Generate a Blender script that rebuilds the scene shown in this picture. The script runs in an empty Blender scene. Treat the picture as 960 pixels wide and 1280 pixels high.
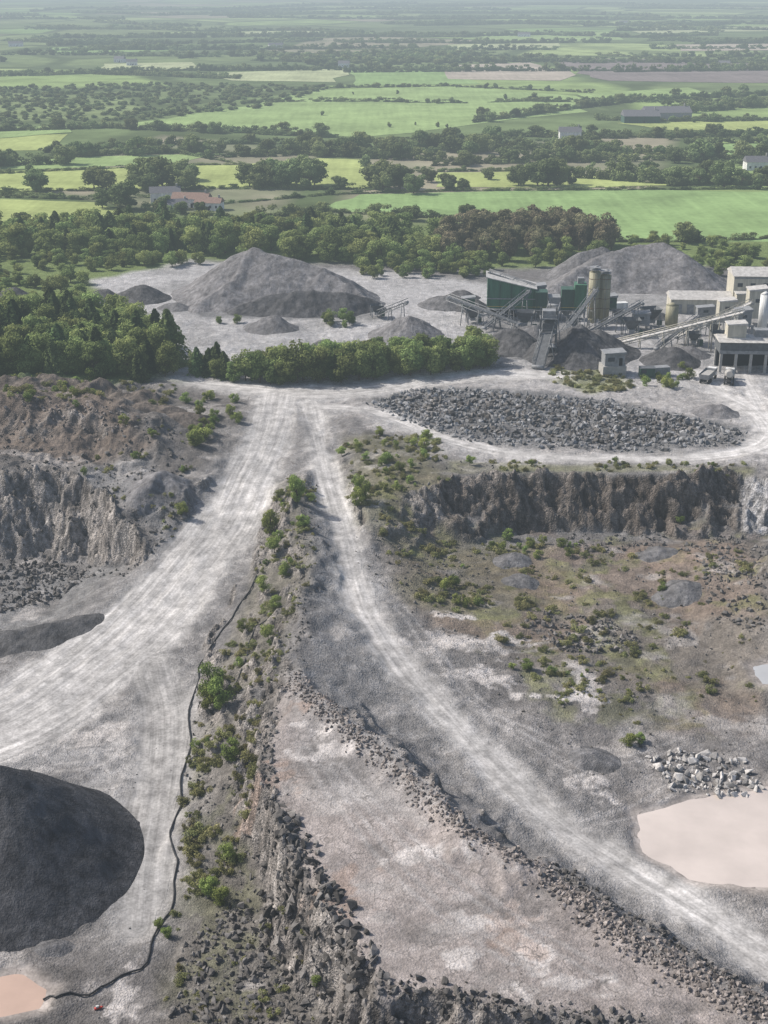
import bpy, bmesh, math, random
import numpy as np
from mathutils import Vector, geometry
rng=np.random.default_rng(7); random.seed(7)
sc=bpy.context.scene
H=100.0; F=1667.0; TH=math.radians(21.9); CT,ST=math.cos(TH),math.sin(TH)
# ---------------------------------------------------------------- camera
cam=bpy.data.cameras.new('camera'); co=bpy.data.objects.new('camera',cam); sc.collection.objects.link(co)
co.location=(0,0,H); co.rotation_euler=(math.pi/2-TH,0,0)
cam.sensor_fit='VERTICAL'; cam.sensor_height=24; cam.lens=24*F/1280; cam.clip_start=1; cam.clip_end=60000
sc.camera=co
sc.view_settings.view_transform='Standard'; sc.view_settings.look='None'; sc.view_settings.exposure=0
# ---------------------------------------------------------------- pixel helper (image pixels cast through the camera onto a level plane)
def P(u,v,z=0.0):
    r=(u-480)/F; dn=(v-640)/F
    t=(H-z)/(ST+dn*CT)
    return (r*t, t*(CT-dn*ST), z)
# ---------------------------------------------------------------- noise
TB=rng.random((256,256)).astype(np.float32)
def vn(x,y,s=0):
    x=np.asarray(x,dtype=np.float64)+s*17.3; y=np.asarray(y,dtype=np.float64)+s*31.7
    xi=np.floor(x).astype(np.int64); yi=np.floor(y).astype(np.int64)
    fx=x-xi; fy=y-yi; fx=fx*fx*(3-2*fx); fy=fy*fy*(3-2*fy)
    a=TB[xi&255,yi&255];b=TB[(xi+1)&255,yi&255];c=TB[xi&255,(yi+1)&255];d=TB[(xi+1)&255,(yi+1)&255]
    return (a*(1-fx)+b*fx)*(1-fy)+(c*(1-fx)+d*fx)*fy
def fbm(x,y,sc_,o=4,s=0):
    r=0;a=1;t=0;f=1.0/sc_
    for i in range(o):
        r=r+a*vn(x*f,y*f,s+i*3); t+=a; a*=.5; f*=2.03
    return r/t
def ridged(x,y,sc_,o=4,s=0):
    r=0;a=1;t=0;f=1.0/sc_
    for i in range(o):
        r=r+a*(1-np.abs(2*vn(x*f,y*f,s+i*5)-1)); t+=a;a*=.55;f*=2.1
    return r/t
def sstep(a,b,x):
    t=np.clip((x-a)/(b-a),0,1); return t*t*(3-2*t)
# ---------------------------------------------------------------- terrain lines in image pixels plus chosen height (u,v,z)
L=[]
L.append([(315,500,0),(300,540,-1.5),(270,600,-5),(230,660,-9),(170,720,-13),(90,780,-16),(0,850,-18),(-80,890,-19)])
L.append([(385,500,0),(365,540,-1.5),(345,600,-5),(325,660,-8.5),(300,720,-12),(270,780,-15),(245,850,-17.5),(228,950,-19),(215,1050,-20),(205,1150,-21),(190,1280,-21.5)])
L.append([(385,540,-1.2),(395,600,-3.5),(415,680,-6),(435,760,-8),(470,830,-9.5),(540,920,-11.2),(640,1020,-12.5),(740,1090,-13.3),(860,1165,-14),(980,1235,-14.5)])
L.append([(410,530,-1.2),(425,600,-3.5),(455,680,-6),(480,760,-8.2),(530,830,-9.7),(610,910,-11.3),(700,1000,-12.6),(790,1065,-13.4),(900,1130,-14),(1000,1190,-14.5)])
L.append([(380,587,-1.8),(374,640,-2.6),(385,700,-4.0),(378,760,-5.0),(362,830,-6.0)])
L.append([(350,850,-7.0),(335,900,-7.8),(325,960,-8.5),(345,1020,-9),(385,1080,-9.3),(430,1160,-9.5),(470,1230,-9.5),(560,1256,-9.8),(700,1272,-10),(900,1330,-10.5)])
L.append([(300,900,-13),(290,1000,-16),(330,1100,-18.5),(370,1200,-19.5),(420,1280,-20)])
L.append([(365,850,-6.0),(430,900,-6.3),(500,960,-7.0),(570,1020,-7.7),(650,1070,-8.6),(690,1085,-10.3),(740,1130,-9.6),(820,1185,-9.8),(900,1230,-10.1),(1000,1275,-10.4)])
L.append([(400,935,-8.2),(470,990,-8.9),(540,1050,-9.5),(620,1100,-10),(700,1160,-10.8),(800,1215,-11),(880,1260,-11.2)])
L.append([(455,890,-10),(525,950,-11),(603,1013,-12),(690,1068,-13),(760,1118,-13.2),(850,1175,-13.8),(960,1235,-14.2)])
L.append([(430,522,0),(450,533,0),(500,558,0),(535,588,0),(560,597,0),(600,592,0),(700,590,0),(800,592,0),(925,588,0),(960,596,0),(1100,600,0)])
L.append([(560,690,-11),(620,668,-11),(700,664,-11),(800,667,-11),(920,670,-11),(1100,680,-11)])
L.append([(440,560,-.4),(450,600,-1.2),(455,640,-3),(490,700,-6.8),(530,740,-9.2),(545,790,-9.8)])
L.append([(490,590,0),(500,640,-4.0),(540,662,-8.5)])
L.append([(-160,500,4.5),(0,503,4.5),(60,497,5),(110,505,4.2),(160,522,2.5),(200,550,-.3)])
L.append([(-160,560,-2.6),(0,562,-2.6),(60,562,-2.6),(110,568,-3),(160,590,-3.8)])
L.append([(-160,585,-3.5),(0,590,-3.5),(60,588,-3.5),(100,600,-4.5),(150,640,-6.2),(185,680,-9)])
L.append([(-160,700,-20),(0,700,-20),(60,698,-20),(110,706,-19.5),(160,706,-15)])
L.append([(-160,470,1),(0,470,1),(100,475,1),(180,500,.6)])
pts=[]
for ln in L:
    w=[P(*p) for p in ln]
    for a,b in zip(w[:-1],w[1:]):
        d=math.dist(a,b); n=max(1,int(d/2.0))
        for i in range(n): 
            k=i/n; pts.append(tuple(a[j]*(1-k)+b[j]*k for j in range(3)))
    pts.append(w[-1])
S=[(200,600,-2.5),(230,620,-5),(260,520,.5),(0,750,-19.8),(60,755,-19),(-90,760,-20),(0,950,-19.5),(100,900,-19),(100,960,-19.6),(150,1050,-20),(0,1200,-21),(100,1200,-21.2),(-90,1000,-20),(-90,1280,-21.5),(100,1290,-21.6),
 (600,760,-10.5),(700,740,-11.3),(850,760,-12),(1050,760,-11),(600,850,-11.0),(700,900,-12.3),(800,900,-13),(950,900,-13.5),(1100,900,-13.5),(760,990,-13.3),(820,1030,-13.9),(900,1090,-14.1),(1000,1130,-14.2),(1100,1100,-14),(1150,1000,-14),
 (930,725,-8.6),(965,715,-6.0),(1000,740,-6),(700,700,-11.2),(800,700,-11.3)]
pts+=[P(*s) for s in S]
for yy in np.arange(339,620,14):
    for xx in np.arange(-260,261,14):
        pts.append((xx+.3*((yy//14)%3),yy,0.0))
for xx in np.arange(-30,15,12): pts.append((xx,327,0.0))
for xx in np.arange(15,250,12):
    for yy in np.arange(279,335,9): 
        pts.append((xx,yy,0.0))
for (x,y,z) in [(-230,60,-21),(-150,60,-21),(-80,60,-21.5),(-30,60,-21),(10,60,-20.5),(60,60,-19),(120,60,-15),(230,60,-12),(-230,130,-20),(-230,200,-20),(-230,262,-20),(-180,262,-20),(-150,200,-20),(-120,150,-20.5),(230,130,-13),(230,200,-12),(230,262,-11),(9,113,-20),(25,109,-20),(45,101,-20),(-3,118,-20),(90,140,-14),(120,200,-13),(-230,285,-3.5),(-180,285,-3.5),(-260,320,1),(-180,318,1)]:
    pts.append((x,y,z))
pts=np.array(pts)
key=np.round(pts[:,:2]/.4).astype(int); _,ix=np.unique(key,axis=0,return_index=True); pts=pts[np.sort(ix)]
res=geometry.delaunay_2d_cdt([Vector(p[:2]) for p in pts],[],[],0,1e-5)
tv=np.array([tuple(v) for v in res[0]]); tri=res[2]; orig=res[3]
tz=np.array([pts[o[0],2] for o in orig])
# ---------------------------------------------------------------- grid
D=0.4
def grow(a,lim,g):
    o=[];s=D
    while a<lim: s*=g; a+=s; o.append(a)
    return o
xin=list(np.arange(-112,112.01,D)); xr=grow(xin[-1],14000,1.045); xl=[-q for q in grow(112,14000,1.045)][::-1]
xs=np.array(xl+xin+xr)
ys=np.array(sorted([100-q for q in grow(0,900,1.09)])+list(np.arange(100,335,D))+grow(335-D,30000,1.022))
nx,ny=len(xs),len(ys)
Z=np.zeros((ny,nx))
for t in tri:
    a,b,c=tv[t[0]],tv[t[1]],tv[t[2]]
    x0,x1=min(a[0],b[0],c[0]),max(a[0],b[0],c[0]); y0,y1=min(a[1],b[1],c[1]),max(a[1],b[1],c[1])
    i0,i1=np.searchsorted(xs,x0-1e-6),np.searchsorted(xs,x1+1e-6); j0,j1=np.searchsorted(ys,y0-1e-6),np.searchsorted(ys,y1+1e-6)
    if i1<=i0 or j1<=j0: continue
    det=(b[0]-a[0])*(c[1]-a[1])-(c[0]-a[0])*(b[1]-a[1])
    if abs(det)<1e-9: continue
    gx,gy=np.meshgrid(xs[i0:i1]-a[0],ys[j0:j1]-a[1])
    l1=(gx*(c[1]-a[1])-(c[0]-a[0])*gy)/det; l2=((b[0]-a[0])*gy-gx*(b[1]-a[1]))/det
    m=(l1>=-1e-6)&(l2>=-1e-6)&(l1+l2<=1+1e-6)
    zz=tz[t[0]]*(1-l1-l2)+tz[t[1]]*l1+tz[t[2]]*l2
    sub=Z[j0:j1,i0:i1]; sub[m]=zz[m]
def blur(A,n):
    for _ in range(n):
        B=A.copy(); B[1:-1]=(A[:-2]+2*A[1:-1]+A[2:])/4; A=B.copy(); A[:,1:-1]=(B[:,:-2]+2*B[:,1:-1]+B[:,2:])/4
    return A
Z=blur(Z,3)
X,Y=np.meshgrid(xs,ys)
def hgt(x,y,A=None):
    A=Z if A is None else A
    x=np.asarray(x,float); y=np.asarray(y,float)
    i=np.clip(np.searchsorted(xs,x)-1,0,nx-2); j=np.clip(np.searchsorted(ys,y)-1,0,ny-2)
    fx=np.clip((x-xs[i])/(xs[i+1]-xs[i]),0,1); fy=np.clip((y-ys[j])/(ys[j+1]-ys[j]),0,1)
    return (A[j,i]*(1-fx)+A[j,i+1]*fx)*(1-fy)+(A[j+1,i]*(1-fx)+A[j+1,i+1]*fx)*fy
JJ=slice(np.searchsorted(ys,60),np.searchsorted(ys,345)); XX,YY=X[JJ],Y[JJ]
wx=(fbm(XX,YY,9,4,61)-.5)*6.5+(fbm(XX,YY,2.2,2,67)-.5)*1.6; wy=(fbm(XX,YY,9,4,63)-.5)*6.5+(fbm(XX,YY,2.2,2,69)-.5)*1.6
Zw=hgt(XX+wx,YY+wy); fdd=sstep(343,328,YY)*sstep(112,108,np.abs(XX)); Z[JJ]=Z[JJ]*(1-fdd)+Zw*fdd
TT=np.linspace(90,560,1900)
def G(u,v):
    r=(u-480)/F; dn=(v-640)/F
    if v<330: return P(u,v,0)
    x=r*TT; y=TT*(CT-dn*ST); z=H-TT*(ST+dn*CT)
    h=hgt(x,y); k=np.argmax(z<h)
    if not (z<h).any(): return P(u,v,0)
    return (x[k],y[k],h[k])
def GP(poly): return np.array([G(u,v)[:2] for u,v in poly])
def sd(Xa,Ya,poly,closed=True):
    n=len(poly); best=np.full(Xa.shape,1e9); ins=np.zeros(Xa.shape,bool)
    for i in range(n if closed else n-1):
        a=poly[i]; b=poly[(i+1)%n]; dx,dy=b[0]-a[0],b[1]-a[1]; l2=dx*dx+dy*dy+1e-9
        t=np.clip(((Xa-a[0])*dx+(Ya-a[1])*dy)/l2,0,1)
        d=np.hypot(Xa-a[0]-t*dx,Ya-a[1]-t*dy); best=np.minimum(best,d)
        if closed:
            c=((a[1]>Ya)!=(b[1]>Ya))&(Xa<(b[0]-a[0])*(Ya-a[1])/(b[1]-a[1]+1e-12)+a[0]); ins^=c
    return np.where(ins,best,-best) if closed else best
def line(Xa,Ya,pl,wd):
    best=np.full(Xa.shape,1e9); ac=np.zeros(Xa.shape); al=np.zeros(Xa.shape); rel=np.full(Xa.shape,1e9); s0=0
    for i in range(len(pl)-1):
        a,b=pl[i],pl[i+1]; dx,dy=b[0]-a[0],b[1]-a[1]; l=math.hypot(dx,dy)
        t=np.clip(((Xa-a[0])*dx+(Ya-a[1])*dy)/(l*l),0,1)
        ex=Xa-a[0]-t*dx; ey=Ya-a[1]-t*dy; d=np.hypot(ex,ey); w=wd[i]*(1-t)+wd[i+1]*t
        m=d<best; best=np.where(m,d,best); sgn=np.sign(ex*dy-ey*dx)
        ac=np.where(m,d*sgn,ac); al=np.where(m,s0+t*l,al); rel=np.where(m,d-w*.5,rel); s0+=l
    return rel,ac,al
def smoothline(pl,n=6):
    pl=[np.array(p,float) for p in pl]; out=[]
    q=[2*pl[0]-pl[1]]+pl+[2*pl[-1]-pl[-2]]
    for i in range(1,len(q)-2):
        for k in range(n):
            t=k/n; out.append(.5*((2*q[i])+(-q[i-1]+q[i+1])*t+(2*q[i-1]-5*q[i]+4*q[i+1]-q[i+2])*t*t+(-q[i-1]+3*q[i]-3*q[i+1]+q[i+2])*t**3))
    out.append(pl[-1]); return out
J=slice(np.searchsorted(ys,60),np.searchsorted(ys,640)); I=slice(np.searchsorted(xs,-260),np.searchsorted(xs,260))
Xf,Yf=X[J,I],Y[J,I]; 
gy_,gx_=np.gradient(Z,ys,xs); slope=np.hypot(gx_,gy_)[J,I]
roads=[
 ([(350,490),(337,540),(308,600),(278,660),(230,720),(165,790),(90,850),(10,900),(-80,935)],[11,11,13,15,17,19,21,22,22],0.41),
 ([(190,830),(205,900),(195,1000),(180,1080),(172,1160)],[9,10,9,8,5],0.29),
 ([(385,505),(397,545),(410,600),(435,680),(457,760),(500,830),(575,915),(670,1010),(765,1078),(880,1148),(1010,1222)],[8,5.5,5.5,5.5,6,6.5,6.5,6.5,6.5,6.5,6.5],0.39),
 ([(215,474),(300,485),(400,492),(500,482),(600,468),(700,470)],[4,8,11,10,10,8],0.43),
 ([(400,508),(470,515),(540,542),(610,561),(690,571),(780,574),(880,571),(945,560),(965,540),(945,515),(900,490),(880,465)],[5,5,5,5,5,5,5.5,6,9,7,6,5],0.47),
 ([(960,535),(945,500),(930,470),(935,440)],[5,5,5,4],0.44),
]
Rmask=np.zeros(Xf.shape); Rac=np.zeros(Xf.shape); Ral=np.zeros(Xf.shape); Rcol=np.zeros(Xf.shape); Rbest=np.full(Xf.shape,1e9)
edge_n=(fbm(Xf,Yf,6,3,4)-.5)*4
for pl,wd,colr in roads:
    w=smoothline([(*G(u,v)[:2],q) for (u,v),q in zip(pl,wd)],4); 
    pp=[(a[0],a[1]) for a in w]; ww=[a[2] for a in w]
    rel,ac,al=line(Xf,Yf,pp,ww)
    m=sstep(1.8,-2.0,rel+edge_n)
    b=rel<Rbest; Rbest=np.minimum(Rbest,rel)
    Rac=np.where(b,ac,Rac);Ral=np.where(b,al,Ral);Rcol=np.where(b,colr,Rcol); Rmask=np.maximum(Rmask,m)
ponds=[([(797,1018),(850,1003),(905,995),(960,985),(1040,990),(1060,1060),(990,1105),(930,1112),(860,1100),(805,1062)],'p'),
       ([(-60,1225),(30,1220),(62,1236),(50,1262),(10,1272),(-60,1280)],'p'),
       ([(942,835),(975,822),(1010,840),(990,865),(950,862)],'b')]
pw=[]
pondm=np.zeros(Xf.shape)
for pl,k in ponds:
    w=GP(pl); s=sd(Xf,Yf,w); s=s+(fbm(Xf,Yf,5,3,9)-.5)*2.5
    lvl=float(np.mean(hgt(w[:,0],w[:,1])))
    m=sstep(-5,0,s); 
    zc=Z[J,I]; Z[J,I]=zc*(1-m)+(lvl-np.clip(s,-3,2)*.22)*m
    pondm=np.maximum(pondm,sstep(-2.2,-.2,s)); pw.append((w,lvl,k))
Zf=Z[J,I].copy(); far_fade=sstep(460,400,Yf)
cl=sstep(.5,1.0,blur(slope,2))*sstep(.2,.6,blur(slope,10))
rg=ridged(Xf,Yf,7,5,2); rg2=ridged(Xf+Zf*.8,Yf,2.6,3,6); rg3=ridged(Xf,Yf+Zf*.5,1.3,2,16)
quiet=(1-Rmask)*(1-pondm)
hum=sstep(3,-2,sd(Xf,Yf,GP([(345,850),(430,900),(700,1075),(960,1270),(480,1250),(340,1020)])))
Zf+=quiet*far_fade*(.35+.65*hum)*((fbm(Xf,Yf,9,4,1)-.5)*1.4+(fbm(Xf,Yf,1.6,3,12)-.5)*.5)
lefth=sstep(-3,4,sd(Xf,Yf,GP([(-100,465),(210,480),(215,560),(150,600),(60,588),(-100,585)]))); Zf+=lefth*(1-Rmask)*((ridged(Xf,Yf,11,4,71)-.55)*5)
Zf+=Rmask*(1-pondm)*(fbm(Rac*1.0,Ral*.15,1.2,3,3)-.5)*.2
Zf+=cl*far_fade*((rg-.62)*4.6+(rg2-.6)*3.2+(rg3-.6)*1.5)*(1-Rmask)
Z[J,I]=Zf
# ---------------------------------------------------------------- colour painting in plan
C=np.zeros((ny,nx,4)); C[...,3]=1; C[...,:3]=(.09,.15,.045)
MK=np.zeros((ny,nx,3)); MK[...,1]=1
RD=np.zeros((ny,nx,3))
c=np.zeros(Xf.shape+(3,)); c[:]=(.15,.144,.142)
nA=fbm(Xf,Yf,14,5,21); nB=fbm(Xf,Yf,3,4,33); nC=fbm(Xf,Yf,1.2,2,44)
def mixc(m,colr): 
    global c
    c=c*(1-m[...,None])+np.array(colr)*m[...,None]
def zone(poly,colr,fe=3,amt=1,nz=6):
    w=GP(poly); s=sd(Xf,Yf,w)+(nA-.5)*nz*2+(nB-.5)*nz*.6
    m=sstep(-fe,fe,s)*amt; mixc(m,colr); return m
zone([(90,350),(230,325),(480,340),(600,352),(960,372),(1150,372),(1150,505),(960,520),(700,480),(620,455),(300,452),(215,474),(200,400)],(.34,.332,.33),3,1,4)
zone([(215,466),(640,458),(760,468),(960,500),(960,580),(560,580),(440,520),(340,530),(290,500)],(.31,.297,.29),2,1,2)
zone([(450,500),(520,483),(700,490),(935,535),(930,560),(800,567),(640,560),(560,545)],(.13,.13,.132),2,.9,1)
zone([(600,395),(700,395),(790,430),(760,455),(630,452)],(.16,.16,.165),3,.8,3)
zone([(640,372),(760,365),(900,372),(900,395),(700,395)],(.22,.217,.215),3,.7,4)
zone([(780,400),(960,400),(960,470),(860,455)],(.22,.217,.215),3,.6,5)
zone([(220,380),(460,384),(470,400),(240,398)],(.13,.13,.132),3,.8,4)
zone([(0,475),(230,475),(330,505),(300,560),(240,600),(190,690),(140,640),(90,590),(-60,590),(-60,480)],(.135,.125,.117),2,.9,3)
zone([(0,480),(100,480),(180,520),(180,560),(60,575),(-40,570)],(.14,.112,.092),3,.8,4)
zone([(90,590),(180,570),(225,600),(210,670),(150,640)],(.19,.187,.188),3,.8,3)
zone([(-60,700),(150,700),(90,770),(-60,800)],(.16,.158,.157),3,.8,3)
zone([(-60,880),(225,860),(215,1150),(-60,1230)],(.225,.22,.22),4,.8,5)
zone([(-60,1150),(200,1150),(230,1290),(-60,1290)],(.125,.117,.113),3,.9,3)
zone([(230,900),(340,870),(340,1000),(400,1100),(440,1290),(200,1290),(215,1050)],(.12,.11,.098),2,.9,2)
zone([(350,855),(430,905),(560,1020),(680,1080),(800,1190),(960,1270),(960,1290),(480,1260),(420,1140),(350,1020),(335,930)],(.265,.236,.222),1.5,1,2)
zone([(350,855),(450,905),(540,990),(480,1010),(380,960)],(.215,.205,.20),3,.7,4)
zone([(430,540),(560,590),(600,700),(960,665),(960,900),(700,900),(560,800),(480,720),(440,620)],(.155,.137,.118),3,.9,4)
zone([(560,690),(940,675),(960,770),(840,770),(700,745),(600,760)],(.17,.137,.115),4,.85,6)
zone([(560,800),(760,850),(960,900),(960,1000),(760,1000),(640,930)],(.185,.174,.168),4,.8,5)
zone([(760,990),(960,960),(960,1150),(860,1110)],(.19,.175,.165),3,.7,3)
zone([(395,610),(430,620),(450,720),(500,830),(600,930),(440,890),(380,840),(390,700)],(.18,.177,.178),2,.8,2)
gm=zone([(430,545),(540,545),(565,600),(520,650),(440,650)],(.115,.112,.066),3,.6,6)
zone([(690,455),(770,460),(780,485),(740,492),(690,475)],(.19,.20,.10),2,.9,2)
zone([(470,630),(660,680),(700,740),(600,790),(500,720)],(.13,.124,.073),4,.5,9)
zone([(560,576),(940,584),(940,592),(560,592)],(.19,.19,.10),1.5,.7,1.5)
zone([(340,600),(380,600),(395,700),(350,840),(270,880),(310,740)],(.13,.12,.095),2,.7,3)
mm=sstep(.50,.64,fbm(Xf,Yf,10,4,77))*sstep(.38,.58,nB)
pit=sstep(-3,3,sd(Xf,Yf,GP([(470,600),(960,660),(960,920),(700,900),(540,790)]))); mixc(mm*pit*.65,(.15,.155,.07))
so_=sstep(.52,.66,fbm(Xf+50,Yf,12,4,177)); mixc(so_*pit*.5,(.185,.14,.11))
low=sstep(-3,3,sd(Xf,Yf,GP([(235,900),(320,880),(320,1000),(330,1100),(350,1290),(210,1290)]))); mixc(sstep(.45,.6,nB)*low*.4,(.12,.125,.06))
dus=sstep(.58,.72,fbm(Xf+20,Yf*1.6,7,5,121)); floor_=sstep(.35,.15,blur(slope,3))*sstep(330,320,Yf)*quiet
mixc(dus*floor_*.55,(.33,.31,.295))
dmp=sstep(.56,.70,fbm(Xf,Yf*1.4,8,5,131)); mixc(dmp*floor_*.45,(.10,.094,.09))
yd=sstep(.5,.68,fbm(Xf,Yf*1.3,13,5,151))*sstep(335,345,Yf); mixc(yd*.5,(.20,.197,.195))
cm=cl*(1-Rmask); cav=sstep(.35,.8,.5*rg+.3*rg2+.2*rg3); k_=.045+.175*cav  # shade painted into the rock colour: cavities between crag ridges go darker
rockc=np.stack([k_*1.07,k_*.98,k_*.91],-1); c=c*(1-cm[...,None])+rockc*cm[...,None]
st=sstep(.55,.7,fbm(Xf,Yf,4,3,91))*cm; mixc(st*.35,(.25,.235,.22))
pc=sstep(-1,2,sd(Xf,Yf,GP([(540,596),(925,586),(925,668),(560,690)])))*cl; mixc(pc*.7,(.088,.072,.06))  # pc: pit face in shadow, its shade painted on as dark brown
wf=sstep(-1,2,sd(Xf,Yf,GP([(925,588),(1010,600),(1010,690),(925,672)])))*cl; mixc(wf*.7,(.36,.355,.36))
def patch(u,v,r,ry,colr,amt=.9):
    g=G(u,v); d=np.hypot((Xf-g[0])/r,(Yf-g[1])/ry)+(nB-.5)*3.0+(nC-.5)*1.6
    mixc(sstep(1,.5,d)*amt,colr)
for a in [(600,850,5,4),(550,805,10,4),(735,862,3,6),(725,980,4,2.6),(405,942,4,2),(660,1185,3,7),(130,915,6,3),(30,935,6,2),(640,800,5,1.5),(690,870,6,1.2),(530,1068,5,2),(580,770,4,2),(420,905,4,1.5),(600,1155,4,2),(880,1020,12,3),(150,1250,2.2,4),(945,1000,5,2),(580,1195,3,2),(700,1230,6,1.5)]:
    patch(*a,(.48,.45,.43),.75)
for a in [(640,1170,4,5),(380,880,3,2),(430,1110,3,5),(350,980,2,4),(310,1020,2,3)]: patch(*a,(.30,.215,.17),.45)
mixc(sstep(8,-1,Rbest)*.45*(1-cl),(.29,.28,.272))
rc=np.stack([Rcol,Rcol*.965,Rcol*.93],-1); mR=Rmask*np.clip(.6+.5*nA+.1*nB,0,1); c=c*(1-mR[...,None])+rc*mR[...,None]
def track(pl,colr,amt,gap=.95,wd=.35):
    w=smoothline([G(u,v)[:2] for u,v in pl],6); best=sd(Xf,Yf,w,False); m=np.exp(-((best-gap)/wd)**2)*amt*(.5+nB); mixc(np.clip(m,0,1),colr)
for pl in [[(470,800),(530,850),(600,900),(620,940),(590,960)],[(0,905),(80,930),(150,930),(210,890)],[(60,960),(130,950),(180,900),(215,850)],[(700,1040),(800,1010),(880,960)],[(620,900),(720,940),(780,950),(850,930)],[(400,880),(470,930),(560,1010),(640,1080)],[(380,940),(440,1020),(520,1110),(640,1200)],[(420,960),(520,1060),(640,1150),(760,1220)],[(150,1020),(140,960),(90,930),(0,920)],[(550,790),(640,810),(760,800)],[(500,760),(600,880),(760,990)]]:
    track(pl,(.34,.325,.315),.5); 
mixc(pondm*.8,(.32,.285,.26))
c*= (.80+.40*nA)[...,None]*(.86+.28*nC)[...,None]
yard=sd(Xf,Yf,GP([(120,352),(240,325),(480,330),(600,335),(960,335),(1250,335),(1250,720),(1150,1290),(-400,1290),(-250,500),(-50,478),(215,476),(215,462),(195,395),(130,380)]))
fm=sstep(4,-4,yard+(nA-.5)*14)*sstep(318,330,Yf)
mixc(fm,(.14,.18,.07))
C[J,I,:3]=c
MK[J,I,0]=np.clip(.35+cl+.3*quiet-Rmask*.4-pondm*.6-.25*(1-hum),0,1.2); MK[J,I,1]=fm*sstep(560,640,Yf); MK[J,I,2]=cl*(1-Rmask)
MK[:np.searchsorted(ys,60),:,1]=0; C[:np.searchsorted(ys,60),:,:3]=(.15,.145,.145)
RD[J,I,0]=Rac;RD[J,I,1]=Ral;RD[J,I,2]=Rmask*(1-fm)
# ---------------------------------------------------------------- materials
def newmat(name):
    m=bpy.data.materials.new(name); m.use_nodes=True; nt=m.node_tree; nt.nodes.clear()
    try: m.cycles.emission_sampling='NONE'
    except Exception: pass
    return m,nt
def N(nt,t,**k):
    n=nt.nodes.new(t)
    for a,b in k.items():
        if a=='inp':
            for s,v in b.items(): n.inputs[s].default_value=v
        else: setattr(n,a,b)
    return n
def mth(nt,op,a,b=None,cl_=False):
    n=nt.nodes.new('ShaderNodeMath'); n.operation=op; n.use_clamp=cl_
    for i,q in enumerate((a,b)):
        if q is None: continue
        if isinstance(q,(int,float)): n.inputs[i].default_value=q
        else: nt.links.new(q,n.inputs[i])
    return n.outputs[0]
def mixn(nt,f,a,b,bt='MIX'):
    n=nt.nodes.new('ShaderNodeMix'); n.data_type='RGBA'; n.blend_type=bt
    for i,q in ((0,f),(6,a),(7,b)):
        if isinstance(q,(int,float)): n.inputs[i].default_value=q
        elif isinstance(q,tuple): n.inputs[i].default_value=(*q,1)
        else: nt.links.new(q,n.inputs[i])
    return n.outputs[2]
def mapr(nt,x,a,b,c_,d):
    n=nt.nodes.new('ShaderNodeMapRange'); nt.links.new(x,n.inputs[0])
    for i,q in enumerate((a,b,c_,d)): n.inputs[i+1].default_value=q
    return n.outputs[0]
def noise(nt,vec,s,d=4,r=.55):
    n=N(nt,'ShaderNodeTexNoise',inp={'Scale':s,'Detail':d,'Roughness':r}); nt.links.new(vec,n.inputs['Vector']); return n.outputs['Fac']
def gray(nt,x):
    n=nt.nodes.new('ShaderNodeCombineColor'); 
    for i in range(3): nt.links.new(x,n.inputs[i])
    return n.outputs[0]
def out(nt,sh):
    # painted haze: bluish emission mixed into each surface material, growing with northing
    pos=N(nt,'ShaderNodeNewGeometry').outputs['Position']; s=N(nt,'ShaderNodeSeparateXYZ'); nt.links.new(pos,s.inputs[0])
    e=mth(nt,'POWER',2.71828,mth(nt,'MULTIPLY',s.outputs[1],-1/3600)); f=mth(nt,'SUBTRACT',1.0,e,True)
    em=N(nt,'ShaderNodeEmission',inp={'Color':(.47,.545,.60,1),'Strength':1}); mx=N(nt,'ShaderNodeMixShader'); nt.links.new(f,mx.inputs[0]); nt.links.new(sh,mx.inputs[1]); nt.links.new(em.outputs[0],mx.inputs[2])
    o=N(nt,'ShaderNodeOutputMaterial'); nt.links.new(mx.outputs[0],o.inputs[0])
def finish(nt,colr,rough=.95,bump=None,bs=.5,bd=.3,spec=.2,diff=False):
    if diff: b=N(nt,'ShaderNodeBsdfDiffuse'); cin=b.inputs['Color']
    else:
        b=N(nt,'ShaderNodeBsdfPrincipled'); b.inputs['Roughness'].default_value=rough; b.inputs['Specular IOR Level'].default_value=spec; cin=b.inputs['Base Color']
    if isinstance(colr,tuple): cin.default_value=(*colr,1)
    else: nt.links.new(colr,cin)
    if bump is not None:
        q=N(nt,'ShaderNodeBump',inp={'Strength':bs,'Distance':bd}); nt.links.new(bump,q.inputs['Height']); nt.links.new(q.outputs[0],b.inputs['Normal'])
    out(nt,b.outputs[0]); return b
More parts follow.
